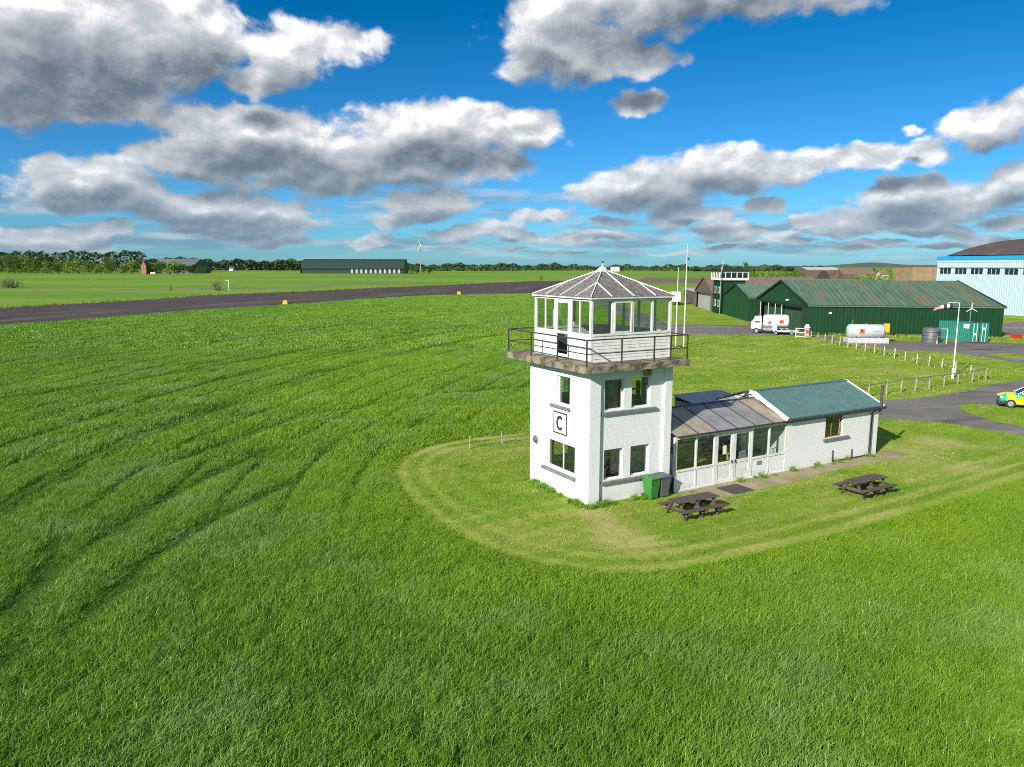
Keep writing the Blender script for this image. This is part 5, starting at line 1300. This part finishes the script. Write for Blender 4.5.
for k in range(3):
    a=R(90+120*k); d=Vector((math.cos(a),0,math.sin(a))); s_=Vector((-d.z,0,d.x)); c=Vector((0,-.26,4.75))
    MB().add([c+s_*.07,c-s_*.05,c+d*.85-s_*.02,c+d*.85+s_*.05]+[v+Vector((0,.03,0)) for v in (c+s_*.07,c-s_*.05,c+d*.85-s_*.02,c+d*.85+s_*.05)],[(0,1,2,3),(7,6,5,4),(0,4,5,1),(1,5,6,2),(2,6,7,3),(3,7,4,0)]).build('blade',MT['white'],tb)
p=G(1016,338.5); rd=empty('red_crate',(p.x,p.y,0),R(12),'red plastic bin lying on the grass right of the hangar end','bin')
MB().loft([[Vector((x*s,y*s,z)) for x,y in ((-.75,-.4),(.75,-.4),(.75,.4),(-.75,.4))] for z,s in ((0,.85),(.55,1.0))],smooth=False).build('body',MT['red'],rd,bevel=.03); MB().box(-.8,.8,-.44,.44,.552,.62).build('lid',MT['red'],rd,bevel=.02)

# pale blue hangar with vaulted roof: its long wall runs towards the camera out of the frame
bh=empty('blue_hangar',(106.3,190,0),math.atan2(-.97,.245),'huge pale blue hangar with a window band and rusty arched roof','hangar')
Lb=62; hb_=13.1; SPB=4.62
mb=MB(); wallgrid(mb,(0,0,0),U,-Vv,Lb,hb_-1.3,.4,[(.7+k*SPB,4.3+k*SPB,8.95,10.35) for k in range(13)])
mb.box(0.002,.4,.4,60,0,hb_-1.3); mb.box(Lb-.4,Lb-.002,.4,60,0,hb_-1.3); mb.build('wall',MT['bluewall'],bh,fix=False)
MB().box(-.1,Lb,-.12,.5,hb_-1.298,hb_-.85).build('parapet',MT['bluewall'],bh)
MB().box(-.15,Lb+.1,-.2,.6,hb_-.849,hb_+.12).build('fascia',MT['bluetrim'],bh)
MB().box(.3,Lb-.5,-.1,.02,10.36,10.56).build('drip_rail',MT['sill'],bh)
for k in range(13):
    f_=MB(); x0,x1=.7+k*SPB,4.3+k*SPB
    for x in (x0+.06,(2*x0+x1)/3,(x0+2*x1)/3,x1-.06): f_.box(x-.05,x+.05,.12,.2,8.95,10.35)
    fr_=f_.build('window',MT['bluewall'],bh); MB().box(x0+.1,x1-.1,.21,.25,8.96,10.34).build('pane',MT['carglass'],fr_)
cyb,rad=30.0,88.0; zc_=17.9-rad; mb=MB(); N_=24; hw=27.6
pts=[(cyb+hw*(2*k/N_-1),zc_+math.sqrt(rad*rad-(hw*(2*k/N_-1))**2)) for k in range(N_+1)]
mb.add([(.4,y,z) for y,z in pts]+[(Lb,y,z) for y,z in pts],[(i,i+1,N_+2+i,N_+1+i) for i in range(N_)],0,True)
for x in (.4,Lb): mb.add([(x,y,z) for y,z in pts]+[(x,cyb+hw,hb_-2),(x,cyb-hw,hb_-2)],[tuple(range(N_+3))])
mb.box(.41,Lb,.6,cyb-hw,hb_-1.6,hb_-1.3).box(.41,Lb,cyb+hw,60,hb_-1.6,hb_-1.3)
mb.build('roof',MT['vault'],bh,fix=False)
kb=empty('switch_house',(98.5,166,0),0,'small grey brick hut between the green and blue hangars','hut')
MB().box(0,3.6,0,3,0,4.6).build('wall',MT['interior'],kb); MB().box(-.15,3.75,-.15,3.15,4.602,4.85).build('roof',MT['sill'],kb); MB().box(1.2,2.1,-.04,-.004,.02,2.1).build('door',MT['greydoor'],kb)
bb=empty('brick_block',(136,258,0),R(1),'tall tan brick block beyond the green hangar roof','building')
MB().box(0,10.2,0,12,0,10.6).build('wall',MT['brick'],bb); MB().box(-.2,10.4,-.2,12.2,10.602,10.9).build('roof',MT['plough'],bb)

# ------------------------------------------------------------------ estate car in yellow and green squares
def car():
    p=G(1008.5,408.0); c=empty('response_car',(p.x+.45,p.y+.74,0),R(-24),'yellow and green chequered response car at the edge of the drive','car')
    # local x to the rear, front wheel at x=0
    st=[(-.70,.38,.66,.62,.74),(-.66,.30,.84,.72,.84),(-.54,.26,.95,.80,.88),(-.28,.24,1.02,.83,.90),(.25,.22,1.06,.84,.90),(.62,.22,1.10,.84,.905),(1.3,.22,1.12,.84,.91),(2.0,.22,1.13,.84,.91),(2.8,.24,1.14,.84,.91),(3.2,.28,1.15,.82,.89),(3.38,.36,1.10,.76,.84)]
    rows=5; rings=[]
    for x,zb,zt,wt,wb in st:
        half=[(wb*.93,zb),(wb,zb+.12),(wb,zb+(zt-zb)*.45),(wb*.985,zb+(zt-zb)*.78),(wt*.97,zt-.02),(wt*.6,zt+.012)]
        rings.append([Vector((x,-y,z)) for y,z in half]+[Vector((x,y,z)) for y,z in half[::-1]])
    mb=MB(); n=len(rings[0])
    vs=[v for r_ in rings for v in r_]; base=len(mb.v); mb.v+= [tuple(v) for v in vs]
    for i in range(len(rings)-1):
        for k in range(n):
            kk=k if k<6 else n-2-k
            if k in (5,): mi=0
            elif kk in (0,): mi=2
            elif kk in (1,2): mi=(0 if i!=6 else 1) if i>2 else (1 if kk==2 else 2)
            else: mi=0 if i in (3,6,8) else 1
            if k==n-1: mi=2
            mb.f.append([i*n+k,i*n+(k+1)%n,(i+1)*n+(k+1)%n,(i+1)*n+k]); mb.m.append(mi); mb.sm.append(False)
    for r_,i in ((0,0),(len(rings)-1,1)):
        f=[r_*n+k for k in range(n)]; mb.f.append(f[::-1] if i==0 else f); mb.m.append(1); mb.sm.append(False)
    MT['cary']=M('car_yellow',(.80,.72,.01),rough=.3); MT['carg']=M('car_green',(.0,.42,.22),rough=.3)
    b=mb.build('body',[MT['cary'],MT['carg'],MT['dark']],c,bevel=.02)
    gh=[]
    for x,zt,wt,wb in ((.42,1.10,.70,.80),(1.12,1.58,.60,.80),(1.5,1.66,.60,.81),(2.6,1.66,.60,.81),(3.05,1.58,.58,.79),(3.32,1.15,.66,.76)):
        gh.append([Vector((x,-wb,1.08)),Vector((x,-wt-.02,zt-.05)),Vector((x,-wt*.8,zt)),Vector((x,wt*.8,zt)),Vector((x,wt+.02,zt-.05)),Vector((x,wb,1.08))])
    g=MB(); g.loft(gh,smooth=False); g.build('window',MT['carglass'],c)
    rf_=MB(); rf_.loft([[v+Vector((0,0,.012)) for v in r_[1:5]] for r_ in gh[1:5]],closed=False,cap=False,smooth=False); rf_.build('roof',MT['white'],c)
    pil=MB()
    for s in (-1,1):
        pil.bar((.42,s*.78,1.1),(1.12,s*.63,1.55),.07,.06); pil.bar((1.85,s*.83,1.1),(1.85,s*.64,1.62),.08,.05); pil.bar((2.75,s*.83,1.1),(2.72,s*.64,1.62),.08,.05)
    pil.build('pillar',MT['white'],c)
    for s in (-1,1):
        MB().loft([[Vector((x,s*y,z)) for y,z in ((.5,.70),(.82,.72),(.80,.88),(.5,.86))] for x in (-.69,-.45)],smooth=False).build('headlight',MT['lamp'],c,bevel=.02)
        MB().obox((.72,s*1.0,1.16),(.08,0,0),(0,.1,0),(0,0,.07)).build('mirror',MT['cary'],c,bevel=.02)
    MB().box(.95,1.9,-.35,.35,1.68,1.76).build('light_bar',M('beacon_blue',(.02,.1,.5),rough=.2),c) if False else None
    for x in (0,2.62):
        for y in (-.80,.80): wheel(c,x,y,.345,.24)
        for s in (-1,1): MB().tube([(x,s*.915-.012,.36),(x,s*.915+.012,.36)],.43,20).build('wheel_arch',MT['dark'],c) if False else None
    MB().box(-.74,-.5,-.78,.78,.22,.42).build('bumper',MT['dark'],c,bevel=.04)
    MB().box(-.718,-.68,-.4,.4,.64,.76).build('grille',MT['dark'],c)
car()

# ------------------------------------------------------------------ trees, bushes and far buildings
def leaf_mat(name,c1,c2,c3):
    m=bpy.data.materials.new(name); m.use_nodes=True; t=NT(m.node_tree); b=t.n['Principled BSDF']; out=t.n['Material Output']
    g=t.new('ShaderNodeNewGeometry'); oi=t.new('ShaderNodeObjectInfo')
    col=t.mix(g.outputs['Random Per Island'],c4(c1),c4(c2)); col=t.mix(t.math('MULTIPLY',oi.outputs['Random'],.75),col,c4(c3))
    t.l.new(col,b.inputs['Base Color']); b.inputs['Roughness'].default_value=.6; b.inputs['Specular IOR Level'].default_value=.2
    tl=t.new('ShaderNodeBsdfTranslucent'); t.l.new(col,tl.inputs[0]); mx=t.new('ShaderNodeMixShader'); mx.inputs[0].default_value=.25
    t.l.new(b.outputs[0],mx.inputs[1]); t.l.new(tl.outputs[0],mx.inputs[2]); t.l.new(mx.outputs[0],out.inputs[0])
    return m
MT['leaf']=leaf_mat('broad_leaves',(.09,.18,.026),(.17,.29,.045),(.20,.28,.04))
MT['leafd']=leaf_mat('dark_leaves',(.045,.095,.026),(.075,.14,.036),(.085,.12,.036))
MT['leaff']=leaf_mat('far_leaves',(.035,.075,.035),(.06,.11,.045),(.06,.10,.045))
def crown_mesh(name, h, r, n, size, mat, lobes=6, base=.25):
    mb=MB(); L=[]
    for k in range(lobes):
        a=random.random()*6.283; rr=r*.5*random.random(); L.append((Vector((math.cos(a)*rr,math.sin(a)*rr,h*random.uniform(base+.15,.82))),r*random.uniform(.42,.7)))
    for k in range(n):
        c,lr=random.choice(L); d=Vector((random.gauss(0,1),random.gauss(0,1),random.gauss(0,.9))).normalized()*lr*random.uniform(.55,1.05)
        p=c+d
        if p.z<h*.06: p.z=h*.06+random.random()*h*.2
        s=size*random.uniform(.5,1.2); u=Vector((random.gauss(0,1),random.gauss(0,1),random.gauss(0,1))).normalized(); v=u.orthogonal().normalized()
        u=u*s; v=v*s*random.uniform(.5,.9)
        mb.add([p-u,p-v*.8,p+u,p+v],[(0,1,2,3)])
    me=bpy.data.meshes.new(name); me.from_pydata(mb.v,[],mb.f); me.materials.append(mat); me.update(); return me
def trunk_mesh(name,h,r):
    mb=MB(); mb.tube([(0,0,0),(r*.2,0,h*.3),(0,r*.3,h*.7)],[r,r*.7,r*.25],7)
    for k in range(4):
        a=k*1.6+.4; mb.tube([(0,0,h*(.25+.08*k)),(math.cos(a)*h*.18,math.sin(a)*h*.18,h*(.5+.07*k))],[r*.45,r*.15],5)
    me=bpy.data.meshes.new(name); me.from_pydata(mb.v,[],mb.f); me.materials.append(MT['bark']); me.update(); return me
CROWNS={k:[crown_mesh('crown',1,.42 if k!='bush' else .62,420,.055,MT[m_],7,.1 if k!='bush' else -.05) for _ in range(4)] for k,m_ in (('leaf','leaf'),('leafd','leafd'),('bush','leaf'))}
TRUNK=trunk_mesh('trunk',1,.035)
def tree(px,Y,h,kind,label,group,w=1.,name='broadleaf_tree'):
    x=(px-512)/CF*Y
    t=empty(name,(x,Y,0),random.random()*6,label,'tree' if name!='bush' else 'bush',group)
    for nm,me in (('crown',random.choice(CROWNS[kind])),('trunk',TRUNK)):
        o=bpy.data.objects.new(nm,me); C.objects.link(o); o.parent=t; o.scale=(h*w,h*w,h)
    return t
WL='tall dark tree at the back of the far left wood'; WF='bright green tree in the front row of the far left wood'
def zpx(py,Y): return CH+(265.4-py)*Y/CF
prof=lambda x: 251.5+ (x/140)*6.5+ math.sin(x*.21)*1.2
for i in range(17): 
    px=-14+i*9.6+random.uniform(-2,2); Y=1010+random.uniform(-20,20); tree(px,Y,(zpx(prof(px),Y)-2.5)*random.uniform(.84,1.08),'leafd',WL,'dark trees at the back of the left wood',1.1)
for i in range(15): 
    px=-8+i*10.3+random.uniform(-2.5,2.5); Y=930+random.uniform(-15,15); tree(px,Y,zpx(prof(px)+random.uniform(3,10),Y),'leaf',WF,'bright trees along the front of the left wood',1.25)
for i in range(14):
    px=-8+i*10.8+random.uniform(-3,3); tree(px,900,random.uniform(5,9),'bush','low bush at the foot of the far left wood','bushes at the foot of the left wood',1.3,'bush')
for px,h in ((155,15),(160,13),(164,16),(169,13.5),(173,15),(178,16),(182,13),(187,14),(192,12),(197,13),(202,11),(207,9)): tree(px,880,h*.92,'leaf' if px<182 else 'leafd','rounded tree in front of the grey farm roof','trees before the grey farm roof',1.45)
for px,h in ((408,11),(413,9),(418,10),(424,8),(430,9)): tree(px,985,h,'leafd','dark bush beside the end of the long dark shed','bushes beside the dark shed',1.4,'bush')
for px,h in ((745,6.5),(752,7),(760,8),(768,7),(776,7.5),(784,6.5),(792,7.5),(799,8)): tree(px,640,h,'bush','yellow green bush in the hedge beyond the brown hangar roof','bushes in the hedge beyond the brown hangar',1.2,'bush')
tree(742.5,1300,18,'leafd','taller lone tree above the watch tower roof',None,.8); tree(725,1350,15,'leafd','shorter lone tree just left of the watch tower aerial',None,.9)
tree(541,520,4.6,'bush','small dark bush beyond the runway by the observation room roof',None,.7,'bush')
tree(173.5,310,3.3,'bush','small dense sapling beyond the runway right of the left wood',None,.55,'bush')
# twiggy bushes
def twigs(px,Y,h,w,n,label,mat,leafy=0):
    x=(px-512)/CF*Y; t=empty('bare_bush',(x,Y,0),0,label,'bush'); mb=MB()
    def br(p,d,L,r,dep):
        q=p+d*L; mb.tube([p,q],[r,r*.6],4,cap=False)
        if dep:
            for k in range(3): br(p+d*L*random.uniform(.5,1),(d+Vector((random.gauss(0,.45),random.gauss(0,.45),random.gauss(0,.3)))).normalized(),L*.68,r*.55,dep-1)
    for k in range(n):
        a=random.random()*6.283; br(Vector((math.cos(a)*w*.12,math.sin(a)*w*.12,0)),Vector((math.cos(a)*random.uniform(.1,.9)*w/h,math.sin(a)*.6,1)).normalized(),h*.42,.075,3)
    mb.build('branches',MT[mat],t,fix=False)
    q=MB()
    for k in range(leafy):
        p=Vector((random.gauss(0,w*.28),random.gauss(0,w*.28),abs(random.gauss(0,.26))*h+.15)); s=.22*random.uniform(.6,1.3); u=Vector((random.gauss(0,1),random.gauss(0,1),random.gauss(0,1))).normalized()*s; v=u.orthogonal()
        q.add([p-u,p-v,p+u,p+v],[(0,1,2,3)])
    if leafy: q.build('foliage',MT['leafd'],t,fix=False)
twigs(15,352,6.0,9,16,'wide leafless bush standing beyond the runway before the left wood','bareb',260)
twigs(219,322,4.9,3.4,9,'thin reddish sapling beyond the runway beside a white post','bareb',60)
p=G(229,290.5); gp_=empty('marker_post',p,0,'slim white post with a short cross arm beyond the runway','post'); MB().box(-.09,.09,-.09,.09,0,4.1).build('post',MT['white'],gp_); MB().box(-1.3,.09,-.06,.06,4.101,4.25).build('arm',MT['white'],gp_)
for i,(px,py,l_) in enumerate(((285,304.5,'yellow runway edge marker left of the dark far shed'),(459,294.5,'yellow runway edge marker near the middle of the runway edge'))):
    p=G(px,py); m_=empty('runway_marker',p,.2,l_,'marker','yellow runway edge markers'); MB().extrude([(-.7,0,.05),(.7,0,.05),(.5,.25,1.1),(-.5,.25,1.1)],(0,.35,0)).build('board',MT['yellow'],m_)
# distant woodland that reads as one mass
def woodland(name,label,spans,mat,seed):
    rnd=random.Random(seed); mb=MB()
    for (pa,pb,Y,ytop,ybot,n,s) in spans:
        for k in range(n):
            px=rnd.uniform(pa,pb); YY=Y+rnd.uniform(0,60); H=zpx(ytop+1.1*math.sin(px*.13+Y)+.8*math.sin(px*.47+Y),YY); 
            z=H*(1-rnd.random()**1.6); sz=s*rnd.uniform(.6,1.2)
            p=Vector(((px-512)/CF*YY,YY,max(z,.5))); u=Vector((rnd.gauss(0,1),rnd.gauss(0,1),rnd.gauss(0,.8))).normalized()*sz; v=u.orthogonal().normalized()*sz*.8
            mb.add([p-u,p-v,p+u,p+v],[(0,1,2,3)])
    o=mb.build(name,mat,None,fix=False); return tag(o,label,'woodland',kind='stuff')
woodland('far_woodland','dark line of far woodland beyond the left wood and the grey farm',[(150,215,1250,260,268,1500,3.),(190,310,1500,261.8,268,2600,3.2),(-120,150,1150,254,268,2200,3.2),(-500,-100,1100,254,268,3500,3.5)],MT['leaff'],3)
woodland('far_woodland','dark thin line of far woodland along the horizon behind the tower',[(400,560,2000,265.,268.5,2600,3.6),(540,810,2500,265.9,268,3200,4),(520,700,1650,267.8,270,1600,2.4),(690,820,1500,267,270,1800,3),(430,520,1450,266.9,270,900,2.4)],MT['leaff'],4)
woodland('far_hedge','low green hedges and scrub round the far farm buildings',[(800,940,720,269.0,275,1800,1.5),(850,935,560,274.2,278,600,.9),(935,1200,1500,265,268,1200,3.5)],MT['leaf'],5)
# long dark shed
sh=empty('dark_shed',((303-512)/CF*1000,1000,0),0,'long low dark green shed with a rounded roof far beyond the runway','shed')
LS=136; mb=MB(); N_=14; prf=[(-2+44*k/N_,6.2+12.6*math.sin(math.pi*k/N_)**.8) for k in range(N_+1)]
mb.add([(0,y,z) for y,z in prf]+[(LS,y,z) for y,z in prf],[(i,i+1,N_+2+i,N_+1+i) for i in range(N_)],0,True)
for x in (0,LS): mb.add([(x,y,z) for y,z in prf]+[(x,42,0),(x,-2,0)],[tuple(range(N_+3))])
mb.build('roof',MT['shed'],sh,fix=False); MB().box(.5,LS-.5,0,40,0,6.2).build('wall',MT['gtrim'],sh)
for k in range(11): MB().box(66+k*6.2,68.6+k*6.2,-.3,-.004,.2,5.6).build('door_panel',MT['interior'],sh)
# wind turbine
Yt=1900; wtb=empty('wind_turbine',((421.4-512)/CF*Yt,Yt,0),.5,'tall white three bladed wind turbine on the far horizon','turbine')
MB().tube([(0,0,0),(0,0,58)],[1.5,.8],12).build('tower',MT['galv'],wtb); MB().tube([(0,-3,59),(0,4,59)],1.6,10).build('nacelle',MT['white'],wtb)
for k in range(3):
    a=R(112+120*k); d=Vector((math.cos(a),0,math.sin(a))); s_=Vector((-d.z,0,d.x)); c=Vector((0,-3.4,59)); th=Vector((0,.5,0))
    q=[c-s_*.5,c+d*4-s_*1.1,c+d*18-s_*.2,c+d*18+s_*.3,c+d*4+s_*.9,c+s_*.5]; MB().extrude(q,th).build('blade',MT['white'],wtb)
def farm(name,label,px0,px1,Y,eave,ridge,wallm,roofm,cat='barn',dep=14,gable=False,openm=None):
    x0=(px0-512)/CF*Y; x1=(px1-512)/CF*Y; f=empty(name,(x0,Y,0),0,label,cat); L=x1-x0
    if gable:
        MB().extrude([(0,0,0),(L,0,0),(L,0,eave),(L/2,0,ridge),(0,0,eave)],(0,dep,0)).build('wall',MT[wallm],f)
        mb=MB()
        for s in (0,1):
            a=Vector((-.3 if s==0 else L+.3,-.3,eave-.1)); c=Vector((L/2,-.3,ridge+.15)); d=Vector((0,dep+.6,0)); up=Vector((0,0,.25)); mb.add([a,a+d,c+d,c,a+up,a+d+up,c+d+up,c+up],[(0,1,2,3),(7,6,5,4),(0,4,5,1),(1,5,6,2),(2,6,7,3),(3,7,4,0)])
        mb.build('roof',MT[roofm],f)
    else:
        MB().extrude([(0,0,0),(0,dep,0),(0,dep,eave),(0,dep/2,ridge),(0,0,eave)],(L,0,0)).build('wall',MT[wallm],f)
        mb=MB()
        for s in (0,1):
            a=Vector((-.4,-.4 if s==0 else dep+.4,eave-.1)); c=Vector((-.4,dep/2,ridge+.15)); d=Vector((L+.8,0,0)); up=Vector((0,0,.25)); mb.add([a,a+d,c+d,c,a+up,a+d+up,c+d+up,c+up],[(0,1,2,3),(7,6,5,4),(0,4,5,1),(1,5,6,2),(2,6,7,3),(3,7,4,0)])
        mb.build('roof',MT[roofm],f)
    if openm:
        n=14; a=[(L*.5-5.5*math.cos(math.pi*k/n),-.06,.02+7.0*math.sin(math.pi*k/n)) for k in range(n+1)]
        MB().extrude(a,(0,.05,0)).build('doorway',MT[openm],f)  # flat dark panel stands in for the shade inside the open barn
    return f
hs_=farm('brick_house','old brick house with a steep gable among the far left trees',145,150,870,9.,15.2,'redbrick','farmroof','house',16,True)
for x in (1.9,5.0): f_=MB().box(x-.6,x+.6,-.05,-.004,6.5,8.6).build('window',MT['sill'],hs_)
MB().box(.8,1.9,6,7.6,12,18.2).build('chimney',MT['redbrick'],hs_)
farm('grain_store','huge grey roofed farm store behind the far left trees',154,195,960,8,18,'farmroof','farmroof','store',60)
farm('farm_barn','pale roofed farm barn with a dark arched doorway beyond the green roof',804,836,650,7.4,9.6,'plough','interior','barn',26,False,'black')
farm('farm_barn','long brown roofed farm barn right of the arched barn',840,872,640,3.8,8.4,'plough','brownroof','barn',20)
farm('cottage','small tan cottage between the far farm barns and the brick block',877,885,620,4,6.8,'interior','brownroof','cottage',9)
farm('cottage','small white cottage on the far left field edge',232,235.5,1400,4,7,'white','farmroof','cottage',10)
farm('white_shed','long white shed on the horizon just right of the tower finial',610,618,1450,6.5,8.2,'white','white','shed',14)
farm('low_bungalow','tiny pale bungalow in the field left of the farm cottage',205,212,1300,6,9,'interior','farmroof','bungalow',10)
for px,top in ((549,252.5),(573,253)):
    Yp=1700; x=(px-512)/CF*Yp; h=zpx(top,Yp); m_=empty('radio_mast',(x,Yp,0),0,'left thin dark radio mast on the horizon behind the tower' if px<560 else 'right thin dark radio mast on the horizon behind the tower','mast','far radio masts')
    q=MB()
    for a in range(3): q.bar((1.6*math.cos(a*2.094),1.6*math.sin(a*2.094),0),(.3*math.cos(a*2.094),.3*math.sin(a*2.094),h),.45)
    for k in range(8): z=h*(k+.5)/8; r_=1.6-1.3*(k+.5)/8; q.bar((r_,0,z),(-r_*.5,r_*.86,z+1.5),.2); q.bar((-r_*.5,r_*.86,z),(-r_*.5,-r_*.86,z+1.5),.2)
    q.build('lattice',MT['sill'],m_)
p=(156.5-512)/CF*850; cv=empty('white_trailer',(p,850,0),.2,'tiny white trailer on the field edge in front of the far left trees','trailer'); MB().box(-2.6,2.6,-1.2,1.2,.5,2.6).build('body',MT['white'],cv,bevel=.2); MB().tube([(0,-1.2,.45),(0,1.2,.45)],.45,10).build('wheel',MT['rubber'],cv)
# low hills on the right horizon
hm=MB(); n=40; xs_=[1800+3600*k/n for k in range(n+1)]; hz_=[9+22*math.exp(-((x-2950)/260)**2)+12*math.exp(-((x-3300)/500)**2)+3*math.sin(x*.011) for x in xs_]
hm.add([(x,6000,-5) for x in xs_]+[(x,6300,h) for x,h in zip(xs_,hz_)]+[(x,7600,-5) for x in xs_],[(i,i+1,n+2+i,n+1+i) for i in range(n)]+[(n+1+i,n+2+i,2*n+3+i,2*n+2+i) for i in range(n)],0,True)
tag(hm.build('hills',M('heather_hill',(.07,.085,.075),(.09,.10,.07),.95,.002)),kind='structure')

S.view_settings.view_transform='Standard'; S.view_settings.look='None'; S.view_settings.exposure=EXPO; S.view_settings.gamma=1
S.cycles.use_denoising=False; S.cycles.use_adaptive_sampling=False; S.cycles.filter_width=1.0; S.cycles.sample_clamp_indirect=4
S.cycles.max_bounces=6; S.cycles.diffuse_bounces=3; S.cycles.glossy_bounces=3; S.cycles.transparent_max_bounces=12
